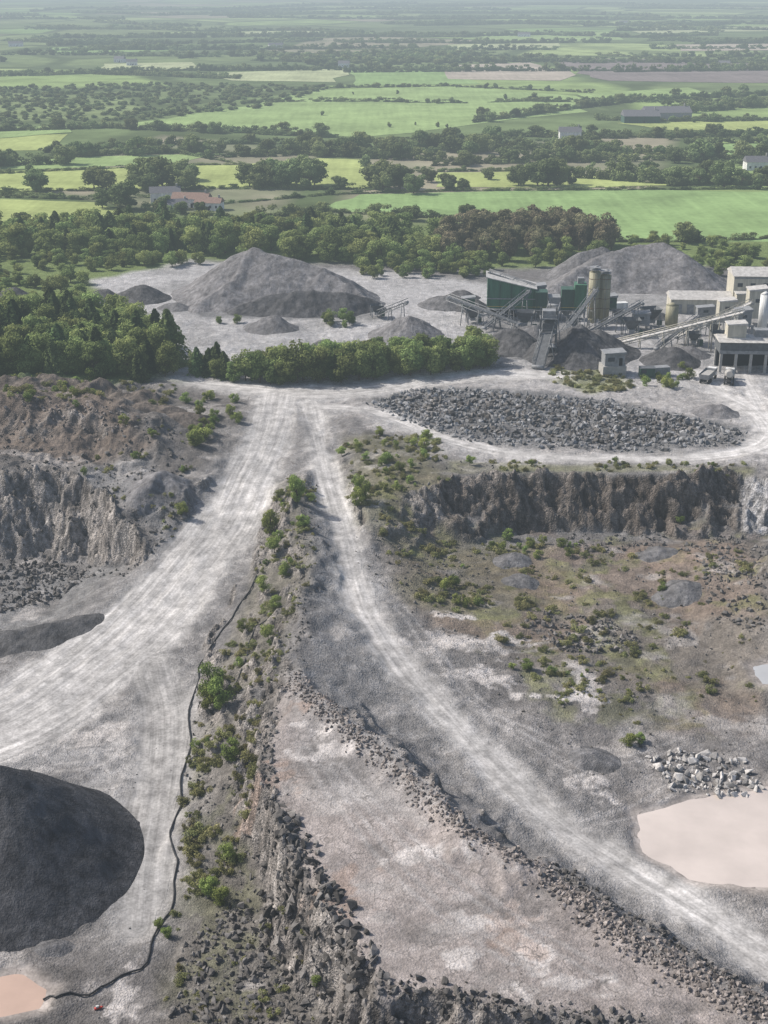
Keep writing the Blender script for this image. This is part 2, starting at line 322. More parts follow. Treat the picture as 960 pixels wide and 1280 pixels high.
def ground_mat():
    m,nt=newmat('quarry_ground'); lk=nt.links.new
    col=N(nt,'ShaderNodeAttribute',attribute_name='Col').outputs['Color']
    mk=N(nt,'ShaderNodeSeparateXYZ'); lk(N(nt,'ShaderNodeAttribute',attribute_name='MK').outputs['Vector'],mk.inputs[0])
    rd=N(nt,'ShaderNodeSeparateXYZ'); lk(N(nt,'ShaderNodeAttribute',attribute_name='RD').outputs['Vector'],rd.inputs[0])
    pos=N(nt,'ShaderNodeNewGeometry').outputs['Position']
    n1=noise(nt,pos,.35,3,.6); n2=noise(nt,pos,2.2,3,.65)
    f=mth(nt,'MULTIPLY',mapr(nt,n1,.3,.7,.72,1.28),mapr(nt,n2,.3,.7,.76,1.24))
    c1=mixn(nt,1.0,col,gray(nt,f),'MULTIPLY')
    vo=N(nt,'ShaderNodeTexVoronoi',inp={'Scale':3.2,'Randomness':1}); lk(pos,vo.inputs['Vector'])
    bw=N(nt,'ShaderNodeSeparateColor'); lk(vo.outputs['Color'],bw.inputs[0])
    sp=mapr(nt,bw.outputs[0],0,1,.7,1.3)
    c1=mixn(nt,mth(nt,'MULTIPLY',mk.outputs[0],.7,True),c1,mixn(nt,1.0,c1,gray(nt,sp),'MULTIPLY'))
    dn_=N(nt,'ShaderNodeTexNoise',inp={'Scale':.35,'Detail':2}); lk(pos,dn_.inputs['Vector'])
    va=N(nt,'ShaderNodeVectorMath',operation='MULTIPLY_ADD'); lk(dn_.outputs['Color'],va.inputs[0]); va.inputs[1].default_value=(5,5,0); lk(pos,va.inputs[2])
    ck=N(nt,'ShaderNodeTexVoronoi',feature='DISTANCE_TO_EDGE',inp={'Scale':.33}); lk(va.outputs[0],ck.inputs['Vector'])
    ckf=mth(nt,'MULTIPLY',mapr(nt,ck.outputs['Distance'],0,.045,1,0),mapr(nt,n1,.45,.6,0,.7))
    c1=mixn(nt,mth(nt,'MULTIPLY',ckf,mapr(nt,rd.outputs[2],0,.3,1,0),True),c1,(.085,.078,.072))
    cb=N(nt,'ShaderNodeCombineXYZ'); lk(mth(nt,'MULTIPLY',rd.outputs[0],1.1),cb.inputs[0]); lk(mth(nt,'MULTIPLY',rd.outputs[1],.03),cb.inputs[1])
    stv=noise(nt,cb.outputs[0],1.0,4,.65); s2=mapr(nt,stv,.32,.68,.66,1.26)
    c1=mixn(nt,mth(nt,'MULTIPLY',rd.outputs[2],.95),c1,mixn(nt,1.0,c1,gray(nt,s2),'MULTIPLY'))
    mp=N(nt,'ShaderNodeMapping'); mp.inputs['Scale'].default_value=(1,1,.22); lk(pos,mp.inputs[0])
    cs=noise(nt,mp.outputs[0],.9,4,.7); cf=mapr(nt,cs,.35,.65,.45,1.6)
    c1=mixn(nt,mk.outputs[2],c1,mixn(nt,1.0,c1,gray(nt,cf),'MULTIPLY'))
    bh=mth(nt,'ADD',mth(nt,'MULTIPLY',n2,mk.outputs[0]),mth(nt,'MULTIPLY',mth(nt,'ADD',vo.outputs['Distance'],cs),mth(nt,'MULTIPLY',mk.outputs[0],.5)))
    finish(nt,c1,.95,bh,.75,.45,diff=True)
    return m
def farm_mat():
    m,nt=newmat('farmland'); lk=nt.links.new
    col=N(nt,'ShaderNodeAttribute',attribute_name='Col').outputs['Color']
    mk=N(nt,'ShaderNodeSeparateXYZ'); lk(N(nt,'ShaderNodeAttribute',attribute_name='MK').outputs['Vector'],mk.inputs[0])
    pos=N(nt,'ShaderNodeNewGeometry').outputs['Position']
    mp2=N(nt,'ShaderNodeMapping'); mp2.inputs['Scale'].default_value=(1/260,1/330,0); mp2.inputs['Rotation'].default_value=(0,0,.3); lk(pos,mp2.inputs[0])
    v1=N(nt,'ShaderNodeTexVoronoi',inp={'Scale':1,'Randomness':.9}); lk(mp2.outputs[0],v1.inputs['Vector'])
    v2=N(nt,'ShaderNodeTexVoronoi',feature='DISTANCE_TO_EDGE',inp={'Scale':1,'Randomness':.9}); lk(mp2.outputs[0],v2.inputs['Vector'])
    sx=N(nt,'ShaderNodeSeparateColor'); lk(v1.outputs['Color'],sx.inputs[0])
    cr=N(nt,'ShaderNodeValToRGB'); cr.color_ramp.interpolation='CONSTANT'; els=cr.color_ramp.elements
    els[0].color=(.12,.16,.07,1); els[1].position=.2; els[1].color=(.21,.28,.11,1)
    for p_,q in ((.38,(.14,.18,.08)),(.52,(.26,.32,.14)),(.65,(.16,.20,.09)),(.75,(.18,.26,.10)),(.84,(.24,.22,.16)),(.92,(.11,.14,.07))):
        e=els.new(p_); e.color=(*q,1)
    lk(sx.outputs[0],cr.inputs[0])
    fc=mixn(nt,mapr(nt,v2.outputs['Distance'],.02,.06,1,0),cr.outputs[0],(.075,.10,.045))
    big=noise(nt,mp2.outputs[0],1.5,3,.6); fc=mixn(nt,mapr(nt,big,.5,.6,0,.6),fc,(.09,.12,.06))
    nn=mapr(nt,noise(nt,pos,.02,5,.7),.3,.7,.65,1.35)
    c1=mixn(nt,mk.outputs[1],col,fc); c1=mixn(nt,1.0,c1,gray(nt,nn),'MULTIPLY')
    finish(nt,c1,.95,None,diff=True); return m
MG=ground_mat(); MFm=farm_mat()
def simple(name,colr,var=.15,scale=1.0,rough=.9,bs=.3,metal=0):
    m,nt=newmat(name); pos=N(nt,'ShaderNodeNewGeometry').outputs['Position']
    n=noise(nt,pos,scale,4,.65); c_=mixn(nt,1.0,(colr),gray(nt,mapr(nt,n,.3,.7,1-var,1+var)),'MULTIPLY')
    b=finish(nt,c_,rough,n,bs,.1); b.inputs['Metallic'].default_value=metal; return m
def clad(name,colr,sc_=2.0):
    m,nt=newmat(name); tc=N(nt,'ShaderNodeTexCoord').outputs['Object']
    w=N(nt,'ShaderNodeTexWave',bands_direction='DIAGONAL',inp={'Scale':sc_,'Distortion':0}); 
    mp=N(nt,'ShaderNodeMapping'); mp.inputs['Scale'].default_value=(1,1,0); nt.links.new(tc,mp.inputs[0]); nt.links.new(mp.outputs[0],w.inputs['Vector'])
    pos=N(nt,'ShaderNodeNewGeometry').outputs['Position']; mp3=N(nt,'ShaderNodeMapping'); mp3.inputs['Scale'].default_value=(1,1,.15); nt.links.new(pos,mp3.inputs[0])
    n=noise(nt,mp3.outputs[0],.9,4,.65)
    c_=mixn(nt,1.0,colr,gray(nt,mth(nt,'MULTIPLY',mapr(nt,n,.3,.7,.65,1.2),mapr(nt,w.outputs['Fac'],0,1,.85,1.05))),'MULTIPLY')
    finish(nt,c_,.6,w.outputs['Fac'],.5,.05,.4); return m
def leafmat(name,c1,c2,tr=.3):
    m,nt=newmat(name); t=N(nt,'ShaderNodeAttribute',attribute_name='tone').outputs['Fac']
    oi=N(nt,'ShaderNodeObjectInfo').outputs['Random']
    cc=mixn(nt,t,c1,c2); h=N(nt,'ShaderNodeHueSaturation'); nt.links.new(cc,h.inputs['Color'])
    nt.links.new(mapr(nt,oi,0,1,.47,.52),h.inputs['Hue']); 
    r2=mth(nt,'FRACT',mth(nt,'MULTIPLY',oi,7.31)); nt.links.new(mapr(nt,r2,0,1,.65,1.4),h.inputs['Value'])
    d=N(nt,'ShaderNodeBsdfDiffuse'); tl=N(nt,'ShaderNodeBsdfTranslucent'); nt.links.new(h.outputs[0],d.inputs[0]); nt.links.new(h.outputs[0],tl.inputs[0])
    mx=N(nt,'ShaderNodeMixShader'); mx.inputs[0].default_value=tr; nt.links.new(d.outputs[0],mx.inputs[1]); nt.links.new(tl.outputs[0],mx.inputs[2])
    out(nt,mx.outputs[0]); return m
def rockmat(name,base):
    m,nt=newmat(name); pos=N(nt,'ShaderNodeNewGeometry').outputs['Position']; oi=N(nt,'ShaderNodeObjectInfo').outputs['Random']
    n=noise(nt,pos,1.6,3,.7); f=mth(nt,'MULTIPLY',mapr(nt,n,.3,.7,.65,1.3),mapr(nt,oi,0,1,.5,1.5))
    finish(nt,mixn(nt,1.0,base,gray(nt,f),'MULTIPLY'),.9,diff=True); return m
M_bark=simple('bark',(.09,.07,.05),.3,3)
M_dec=leafmat('deciduous_leaves',(.08,.11,.042),(.28,.34,.125),.35)
M_far=leafmat('hedge_leaves',(.065,.09,.045),(.21,.26,.11))
M_con=leafmat('conifer_needles',(.04,.065,.03),(.15,.20,.08),.25)
M_brn=leafmat('brown_leaves',(.075,.076,.046),(.24,.22,.13))
M_shr=leafmat('shrub_leaves',(.09,.12,.037),(.28,.34,.105))
M_olv=leafmat('olive_scrub',(.115,.12,.05),(.31,.31,.14))
M_rkg=rockmat('grey_rock',(.20,.20,.202)); M_rkd=rockmat('dark_rock',(.13,.122,.115)); M_rkp=rockmat('pale_rock',(.36,.345,.33)); M_rkb=rockmat('brown_rock',(.215,.19,.175))
# ---------------------------------------------------------------- mesh builder
def mkmesh(name,V,Fq,mats,mi=None,smooth=False,tone=None):
    me=bpy.data.meshes.new(name); V=np.asarray(V,np.float32); me.vertices.add(len(V)); me.vertices.foreach_set('co',V.ravel())
    Fq=np.asarray(Fq,np.int32); n,k=Fq.shape; me.loops.add(n*k); me.loops.foreach_set('vertex_index',Fq.ravel()); me.polygons.add(n)
    me.polygons.foreach_set('loop_start',np.arange(0,n*k,k,dtype=np.int32))
    for q in mats: me.materials.append(q)
    if mi is not None: me.polygons.foreach_set('material_index',np.asarray(mi,np.int32))
    if tone is not None:
        a=me.attributes.new('tone','FLOAT','POINT'); a.data.foreach_set('value',np.asarray(tone,np.float32))
    me.update(calc_edges=True); me.polygons.foreach_set('use_smooth',np.full(n,smooth)); return me
def link(me,name,loc=(0,0,0),parent=None):
    o=bpy.data.objects.new(name,me); sc.collection.objects.link(o); o.location=loc
    if parent: o.parent=parent
    return o
idx=np.arange(nx*ny).reshape(ny,nx)
Fq=np.stack([idx[:-1,:-1],idx[:-1,1:],idx[1:,1:],idx[1:,:-1]],-1).reshape(-1,4)
V=np.stack([X,Y,Z],-1).reshape(-1,3)
def attrs(me,sel=None):
    for nm,A in (('Col',C),('MK',MK),('RD',RD)):
        A2=A.reshape(-1,A.shape[-1]); A2=A2 if sel is None else A2[sel]
        if nm=='Col': a=me.attributes.new(nm,'FLOAT_COLOR','POINT'); a.data.foreach_set('color',A2.astype(np.float32).ravel())
        else: a=me.attributes.new(nm,'FLOAT_VECTOR','POINT'); a.data.foreach_set('vector',A2.astype(np.float32).ravel())
me=mkmesh('ground',V,Fq,[MG,MFm],(MK[...,1].reshape(-1)[Fq].max(1)>.001).astype(int),smooth=True); attrs(me); link(me,'ground')
fmask=(RD[...,2].reshape(-1)[Fq].min(1)>.6); Fr=Fq[fmask]; uq,inv=np.unique(Fr,return_inverse=True)
V2=V[uq].copy(); V2[:,2]+=.03
me=mkmesh('haul_road',V2,inv.reshape(-1,4),[MG],smooth=True); attrs(me,uq); link(me,'haul_road')
def watermat(name,colr,rough=.08):
    m,nt=newmat(name); pos=N(nt,'ShaderNodeNewGeometry').outputs['Position']; n=noise(nt,pos,.12,5); n2=noise(nt,pos,3,3)
    finish(nt,mixn(nt,1.0,colr,gray(nt,mapr(nt,n,.3,.7,.84,1.08)),'MULTIPLY'),rough,n2,.06,.05,.5); return m
MWp=watermat('silty_water',(.52,.455,.41),.15); MWb=watermat('grey_pond_water',(.42,.42,.42),.2); MWo=watermat('orange_water',(.46,.33,.26))
for k,(w,lvl,kk) in enumerate(pw):
    cen=w.mean(0); w2=cen+(w-cen)*1.12
    me=bpy.data.meshes.new('pond'); me.from_pydata([(a[0],a[1],lvl) for a in w2],[],[list(range(len(w2)))]); me.materials.append([MWp,MWo,MWb][k]); link(me,'pond')
# ---------------------------------------------------------------- prototypes
def tube(p0,p1,r0,r1,n=6):
    p0=np.array(p0,float);p1=np.array(p1,float);d=p1-p0;d/=np.linalg.norm(d)+1e-9
    a=np.cross(d,[0,0,1] if abs(d[2])<.9 else [1,0,0]);a/=np.linalg.norm(a);b=np.cross(d,a)
    an=np.arange(n)*2*math.pi/n; ring=np.cos(an)[:,None]*a+np.sin(an)[:,None]*b
    V=np.vstack([p0+ring*r0,p1+ring*r1]); Fq=[[i,(i+1)%n,n+(i+1)%n,n+i] for i in range(n)]
    return V,np.array(Fq)
def leaves(cent,nrm,size,tone,r):
    n=len(cent); a=r.normal(size=(n,3)); a-= (a*nrm).sum(1)[:,None]*nrm*.7; a/=np.linalg.norm(a,axis=1)[:,None]
    b=np.cross(a,nrm+r.normal(size=(n,3))*.6); b/=np.linalg.norm(b,axis=1)[:,None]
    s=(size*r.uniform(.6,1.4,n))[:,None]
    V=np.stack([cent-a*s,cent-b*s*.6,cent+a*s,cent+b*s*.6],1).reshape(-1,3)
    return V,np.arange(4*n).reshape(n,4),np.repeat(tone,4)
def build(name,parts,leafm):
    Vs=[];Fs=[];Ms=[];Ts=[];o=0
    for V_,F_,m_,t_ in parts:
        Vs.append(V_);Fs.append(F_+o);Ms+= [m_]*len(F_);Ts.append(t_ if t_ is not None else np.zeros(len(V_)));o+=len(V_)
    return mkmesh(name,np.vstack(Vs),np.vstack(Fs),[M_bark,leafm],Ms,False,np.concatenate(Ts))
def clumptree(name,seed,h,rad,zc,zr,K,cr,nl,ls,leafm,trunk=.25,sx=1.0):
    r=np.random.default_rng(seed); parts=[]
    V_,F_=tube((0,0,-.5),(r.normal()*.2,r.normal()*.2,zc),trunk,trunk*.35); parts.append((V_,F_,0,None))
    for k in range(K):
        th=r.uniform(0,2*math.pi); q=r.uniform(.15,1)**.6; ph=r.uniform(-1,1)
        cz=zc+ph*zr*.8; rr=rad*q*math.sqrt(max(.1,1-ph*ph*.8))*.8; cc=np.array([rr*math.cos(th)*sx,rr*math.sin(th),cz]); R=r.uniform(*cr)
        if sx!=1.0: cc[0]=r.uniform(-1,1)*rad*sx; cc[2]=R*.75+r.uniform(0,1)**2.5*zr*1.3
        V_,F_=tube((cc[0] if sx!=1 else 0,0,zc*.45 if sx==1 else -.3),cc,trunk*.35,.03,4); parts.append((V_,F_,0,None))
        d=r.normal(size=(nl,3)); d/=np.linalg.norm(d,axis=1)[:,None]; rr2=R*r.uniform(.35,1,nl)**.5*(1+.25*np.sin(d[:,0]*5+k)*np.cos(d[:,1]*6))
        p=cc+d*rr2[:,None]*np.array([1,1,.8]); p[:,2]=np.maximum(p[:,2],.1)
        ct=r.uniform(0,.5); tone=np.clip(ct+.35*(rr2/R)*(d[:,2]*.5+.5)+r.uniform(-.1,.2,nl)+.25*(p[:,2]-zc)/h,0,1)  # crown shade painted into tone: inner, lower and down-facing leaves darker
        V_,F_,t_=leaves(p,d,ls,tone,r); parts.append((V_,F_,1,t_))
    return build(name,parts,leafm)
def conifer(name,seed,h,R,leafm,nl=2600,ls=.32):
    r=np.random.default_rng(seed); V_,F_=tube((0,0,-.5),(0,0,h*.97),.22,.03); parts=[(V_,F_,0,None)]
    z=h*(.06+.94*r.uniform(0,1,nl)**1.5); th=r.uniform(0,2*math.pi,nl); tier=1+.22*np.sin(z*3.2+3*np.sin(th*3+seed))
    lob=1+.25*np.sin(th*5+seed+z*.8); rr=R*(1-z/h)**.65*tier*lob*r.uniform(.35,1,nl)**.6+.05
    p=np.stack([rr*np.cos(th),rr*np.sin(th),z-.15*rr],1); d=np.stack([np.cos(th),np.sin(th),np.full(nl,.5)],1); d/=np.linalg.norm(d,axis=1)[:,None]
    tone=np.clip(.5*(rr/(R*(1-z/h)**.65*1.3+.1))+r.uniform(-.1,.25,nl)+.15*np.sin(th*2),0,1)  # painted crown shade: needles near the trunk get a darker tone
    V_,F_,t_=leaves(p,d,ls,tone,r); parts.append((V_,F_,1,t_)); return build(name,parts,leafm)
def coll(name,meshes):
    c_=bpy.data.collections.new(name)
    for m_ in meshes:
        o=bpy.data.objects.new(m_.name,m_); c_.objects.link(o)
    return c_
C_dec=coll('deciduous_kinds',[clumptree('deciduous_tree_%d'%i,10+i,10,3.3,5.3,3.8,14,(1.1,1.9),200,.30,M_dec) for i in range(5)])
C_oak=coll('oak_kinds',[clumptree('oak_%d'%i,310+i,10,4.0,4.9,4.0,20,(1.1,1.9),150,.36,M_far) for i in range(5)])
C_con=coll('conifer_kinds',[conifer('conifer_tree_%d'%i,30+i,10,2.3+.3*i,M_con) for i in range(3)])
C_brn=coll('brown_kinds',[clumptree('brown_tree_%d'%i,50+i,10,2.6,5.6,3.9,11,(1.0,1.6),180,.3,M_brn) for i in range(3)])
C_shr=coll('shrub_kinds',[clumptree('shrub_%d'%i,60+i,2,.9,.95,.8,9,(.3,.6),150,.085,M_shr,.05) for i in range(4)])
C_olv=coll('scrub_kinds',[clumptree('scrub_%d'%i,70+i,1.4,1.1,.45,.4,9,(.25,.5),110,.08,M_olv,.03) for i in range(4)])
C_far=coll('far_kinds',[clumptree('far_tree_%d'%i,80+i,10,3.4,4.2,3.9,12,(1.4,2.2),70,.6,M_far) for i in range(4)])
C_hed=coll('hedge_kinds',[clumptree('hedge_piece_%d'%i,180+i,8,3.0,3,4.5,30,(1.4,2.5),60,.6,M_far,.15,4.2) for i in range(5)])
def rock(name,seed,m_):
    r=np.random.default_rng(seed); bm=bmesh.new(); sc3=np.array([r.uniform(.7,1.2),r.uniform(.6,1.0),r.uniform(.45,.85)])
    p=r.normal(size=(13,3)); p/=np.linalg.norm(p,axis=1)[:,None]; p*=sc3*.5*r.uniform(.8,1.1,(13,1))
    for q in p: bm.verts.new(q)
    bmesh.ops.convex_hull(bm,input=bm.verts); me=bpy.data.meshes.new(name); bm.to_mesh(me); bm.free(); me.materials.append(m_); return me
C_rg=coll('grey_rocks',[rock('rock_g%d'%i,100+i,M_rkg) for i in range(7)]); C_rd=coll('dark_rocks',[rock('rock_d%d'%i,120+i,M_rkd) for i in range(7)])
C_rp=coll('pale_rocks',[rock('rock_p%d'%i,140+i,M_rkp) for i in range(7)]); C_rb=coll('brown_rocks',[rock('rock_b%d'%i,160+i,M_rkb) for i in range(7)])
NG={}
def ng(c_):
    if c_.name in NG: return NG[c_.name]
    g=bpy.data.node_groups.new('scatter_'+c_.name,'GeometryNodeTree')
    g.interface.new_socket('Geometry',in_out='INPUT',socket_type='NodeSocketGeometry'); g.interface.new_socket('Geometry',in_out='OUTPUT',socket_type='NodeSocketGeometry')
    gi=g.nodes.new('NodeGroupInput');go=g.nodes.new('NodeGroupOutput'); ip=g.nodes.new('GeometryNodeInstanceOnPoints'); ci=g.nodes.new('GeometryNodeCollectionInfo')
    ci.inputs['Collection'].default_value=c_; ci.inputs['Separate Children'].default_value=True; ci.inputs['Reset Children'].default_value=True
    def na(n,t):
        q=g.nodes.new('GeometryNodeInputNamedAttribute'); q.data_type=t; q.inputs['Name'].default_value=n; return q.outputs[0]
    l=g.links.new; l(gi.outputs[0],ip.inputs['Points']); l(ci.outputs[0],ip.inputs['Instance']); ip.inputs['Pick Instance'].default_value=True
    l(na('iidx','INT'),ip.inputs['Instance Index']); l(na('irot','FLOAT_VECTOR'),ip.inputs['Rotation']); l(na('iscl','FLOAT_VECTOR'),ip.inputs['Scale'])
    l(ip.outputs[0],go.inputs[0]); NG[c_.name]=g; return g
def scatter(name,pts_,scl,c_,tilt=.08,rz=None):
    pts_=np.asarray(pts_,float)
    if len(pts_)==0: return
    n=len(pts_); me=bpy.data.meshes.new(name); me.vertices.add(n); me.vertices.foreach_set('co',pts_.astype(np.float32).ravel())
    rot=np.stack([rng.normal(0,tilt,n),rng.normal(0,tilt,n),rng.uniform(0,6.28,n) if rz is None else rz],1); scl=np.asarray(scl,float)
    s=scl if scl.ndim==2 else np.stack([scl*rng.uniform(.85,1.2,n),scl*rng.uniform(.85,1.2,n),scl],1)
    a=me.attributes.new('irot','FLOAT_VECTOR','POINT');a.data.foreach_set('vector',rot.astype(np.float32).ravel())
    a=me.attributes.new('iscl','FLOAT_VECTOR','POINT');a.data.foreach_set('vector',s.astype(np.float32).ravel())
    a=me.attributes.new('iidx','INT','POINT');a.data.foreach_set('value',rng.integers(0,len(c_.objects),n).astype(np.int32))
    o=link(me,name); md=o.modifiers.new('scatter','NODES'); md.node_group=ng(c_); return o
def inpoly(w,dens,extra=None):
    w=np.asarray(w); lo,hi=w.min(0),w.max(0); n=int((hi-lo).prod()*dens)+1
    p=rng.uniform(lo,hi,(n,2)); k=sd(p[:,0],p[:,1],w)>0; p=p[k]
    return p
def onground(p,dz=0.0): return np.column_stack([p,hgt(p[:,0],p[:,1])+dz])
def rocks(name,poly,dens,smin,smax,c_,pw_=2.0,clump=True):
    p=inpoly(GP(poly),dens)
    if clump: p=p[fbm(p[:,0],p[:,1],3,2,5)+rng.uniform(-.15,.15,len(p))>.38]
    s=smin+(smax-smin)*rng.uniform(0,1,len(p))**pw_; q=onground(p); q[:,2]+=s*.15
    scatter(name,q,s,c_,.8)
def along(pl,n,jit,smin,smax,name,c_,lift=.15):
    w=np.array([G(u,v)[:2] for u,v in pl]); seg=np.hypot(*np.diff(w,axis=0).T); cs=np.r_[0,np.cumsum(seg)]
    t=rng.uniform(0,cs[-1],n); x=np.interp(t,cs,w[:,0])+rng.normal(0,jit,n); y=np.interp(t,cs,w[:,1])+rng.normal(0,jit,n)
    s=smin+(smax-smin)*rng.uniform(0,1,n)**3; q=onground(np.column_stack([x,y])); q[:,2]+=s*lift; scatter(name,q,s,c_,.8)
# ---------------------------------------------------------------- stockpiles
def pile(name,cones,slope_,mat,nz=.5,z0=None,D_=None,seed=0,sharp=False):
    cs=[]
    for a in cones:
        g=P(a[0],a[1],0) if z0 is None else P(a[0],a[1],z0); cs.append((g[0],g[1],a[2]))
    mx=min(a[0]-a[2]/slope_ for a in cs)-3; Mx=max(a[0]+a[2]/slope_ for a in cs)+3; my=min(a[1]-a[2]/slope_ for a in cs)-3; My=max(a[1]+a[2]/slope_ for a in cs)+3
    dd=D_ or max(.25,(Mx-mx)/150); gx,gy=np.meshgrid(np.arange(mx,Mx,dd),np.arange(my,My,dd))
    wa=2.5 if not sharp else 1.0
    wx_=gx+(fbm(gx,gy,8,3,seed+40)-.5)*wa; wy_=gy+(fbm(gx,gy,8,3,seed+50)-.5)*wa
    h=np.full(gx.shape,-9.0)
    def soft(a,b,k=1.6): 
        t=np.clip(.5+.5*(a-b)/k,0,1); return b*(1-t)+a*t+k*t*(1-t)*.5
    segs=list(zip(cs[:-1],cs[1:])) if len(cs)>1 else [(cs[0],cs[0])]
    for a,b in segs:
        dx,dy=b[0]-a[0],b[1]-a[1]; l2=dx*dx+dy*dy+1e-6; t=np.clip(((wx_-a[0])*dx+(wy_-a[1])*dy)/l2,0,1)
        d=np.hypot(wx_-a[0]-t*dx,wy_-a[1]-t*dy); d=np.sqrt(d*d+(.05 if sharp else .6)); hh=a[2]*(1-t)+b[2]*t-slope_*d
        h=soft(h,hh,.3 if sharp else .5)
    h=np.where(h<1.2,h*.75+.3,h)
    h+=(fbm(gx,gy,5,4,seed+3)-.5)*nz*2*np.clip(h/3+.3,.2,1)*(np.clip((max(a[2] for a in cs)-h)/3,0,1) if sharp else 1); tz_=hgt(gx,gy)
    k=np.arange(gx.size).reshape(gx.shape); q=np.stack([k[:-1,:-1],k[:-1,1:],k[1:,1:],k[1:,:-1]],-1).reshape(-1,4)
    keep=(h.ravel()[q]>-.6).any(1); q=q[keep]; V_=np.stack([gx,gy,tz_+h],-1).reshape(-1,3)
    if sharp: V_[:,2]=(z0*.7+tz_.ravel()*.3)+h.ravel()
    uq,inv=np.unique(q,return_inverse=True); link(mkmesh(name,V_[uq],inv.reshape(-1,4),[mat],smooth=True),name)
def pilemat(name,colr,top=None):
    m,nt=newmat(name); geo=N(nt,'ShaderNodeNewGeometry'); pos=geo.outputs['Position']
    n=noise(nt,pos,.25,4,.6); n2=noise(nt,pos,3,3,.7); n4=noise(nt,pos,9,2,.7)
    mp=N(nt,'ShaderNodeMapping'); mp.inputs['Scale'].default_value=(1,1,.12); nt.links.new(pos,mp.inputs[0]); n3=noise(nt,mp.outputs[0],.8,4,.65)
    c_=mixn(nt,1.0,colr,gray(nt,mth(nt,'MULTIPLY',mth(nt,'MULTIPLY',mapr(nt,n,.3,.7,.7,1.35),mapr(nt,n4,.3,.7,.7,1.3)),mapr(nt,n3,.3,.7,.6,1.4))),'MULTIPLY')
    finish(nt,c_,.95,mth(nt,'ADD',n2,mth(nt,'MULTIPLY',n3,1.5)),.7,.45,diff=True); return m
PM1=pilemat('grey_aggregate',(.165,.16,.162)); PM2=pilemat('dark_aggregate',(.085,.084,.086)); PM3=pilemat('mid_aggregate',(.135,.132,.134)); PM4=pilemat('black_grit',(.072,.072,.076)); PM5=pilemat('spoil',(.125,.107,.093))
pile('gravel_stockpile',[(255,386,3),(290,379,8),(318,367,16.2),(332,369,14.5),(375,371,12.8),(405,374,11.2),(432,380,7.5),(455,385,4)],.6,PM1,.9,seed=1)
pile('gravel_stockpile',[(300,391,3.5),(345,389,6.3),(390,389,7.4),(430,389,6.8),(465,387,4)],.9,PM2,.9,seed=2)
pile('gravel_stockpile',[(690,366,3),(725,358,7),(762,352,11.5),(795,350,13.5),(825,351,13.5),(850,356,11.5),(868,360,7)],.62,PM1,.9,seed=3)
pile('gravel_stockpile',[(725,345,9),(748,343,10.5)],.7,PM3,.5,seed=30)
for k,(u,v,h,m_) in enumerate([(338,410,4.5,PM3),(505,418,6.5,PM1),(405,440,4,PM3),(835,452,4.5,PM2),(893,516,3.0,PM1),(636,434,6.5,PM2),(660,428,6,PM3),(718,444,9.5,PM2),(742,440,7,PM2),(175,373,5.5,PM2),(130,374,4,PM2),(12,372,4,PM2),(215,385,2.5,PM3),(552,382,4,PM3),(590,386,3.5,PM2),(575,372,3,PM2),(815,395,2.5,PM2),(860,445,3,PM3)]):
    pile('gravel_stockpile',[(u-4,v,h*.92),(u+5,v+.6,h)],.62,m_,.5,seed=5+k)
pile('grit_stockpile',[(-40,1082,12.5),(14,1072,16.2),(60,1060,11.5),(168,1034,.9)],.84,PM4,.22,z0=-20.4,D_=.25,seed=4,sharp=True)
pile('grit_stockpile',[(-20,798,2.2),(10,798,2.4),(50,795,2.6),(95,788,1.6),(120,782,.8)],.5,PM2,.3,z0=-17,seed=6)
pile('gravel_stockpile',[(175,612,1.8),(205,600,2.4),(222,606,1.6)],.5,PM1,.6,z0=-3,seed=61)
for k,(u,v,h) in enumerate([(20,487,3),(75,482,3.4),(120,490,2.4),(165,500,2.6),(200,512,2.4),(235,520,2.0)]):
    pile('spoil_heap',[(u-14,v,h*.8),(u+12,v+2,h)],.6,PM5,.8,z0=1,seed=70+k)
for k,(u,v,h,zz) in enumerate([(745,950,1.9,-13),(640,700,2,-11),(655,725,1.6,-11),(845,745,2.2,-12),(820,690,1.8,-11),(70,1185,1.0,-21)]):
    pile('grit_stockpile',[(u,v,h),(u-10,v+2,h*.7)],.55,PM3,.4,z0=zz,D_=.25,seed=40+k)
# ---------------------------------------------------------------- rocks
rocks('boulder_pile',[(455,505),(520,486),(620,488),(760,500),(935,540),(925,558),(820,566),(680,562),(580,552),(500,525)],1.1,.5,2.0,C_rg,2.5,False)
rocks('boulder_pile',[(470,505),(530,492),(640,494),(780,512),(900,538),(820,556),(680,554),(590,540)],.35,.9,2.4,C_rd,2,False)
rocks('rubble_heap',[(650,775),(690,765),(760,775),(800,800),(790,818),(700,815)],1.6,.3,1.6,C_rd,2.5,False)
rocks('pale_boulder_heap',[(805,945),(850,938),(930,950),(955,990),(930,1002),(840,990)],1.3,.5,2.0,C_rp,2,False)
rocks('rubble_heap',[(0,705),(70,700),(120,720),(60,755),(0,768)],1.8,.3,1.8,C_rd,2.5,False)
rocks('rubble_heap',[(230,1180),(290,1120),(350,1160),(400,1290),(210,1290)],3.0,.2,1.5,C_rd,3,False)
rocks('rubble_heap',[(870,700),(965,680),(965,800),(890,780)],1.2,.3,1.6,C_rd,2.5)
rocks('rubble_heap',[(700,670),(930,670),(930,690),(720,690)],1.2,.3,1.4,C_rd,2)
along([(360,850),(430,905),(500,965),(570,1025),(650,1072),(680,1078)],2400,1.2,.12,.9,'berm_rubble',C_rb)
along([(685,1098),(740,1140),(820,1195),(900,1240),(965,1270)],2400,1.4,.12,1.1,'berm_rubble',C_rb)
along([(700,1090),(760,1130),(840,1180),(930,1235)],500,1.0,.2,1.1,'berm_rubble',C_rd)
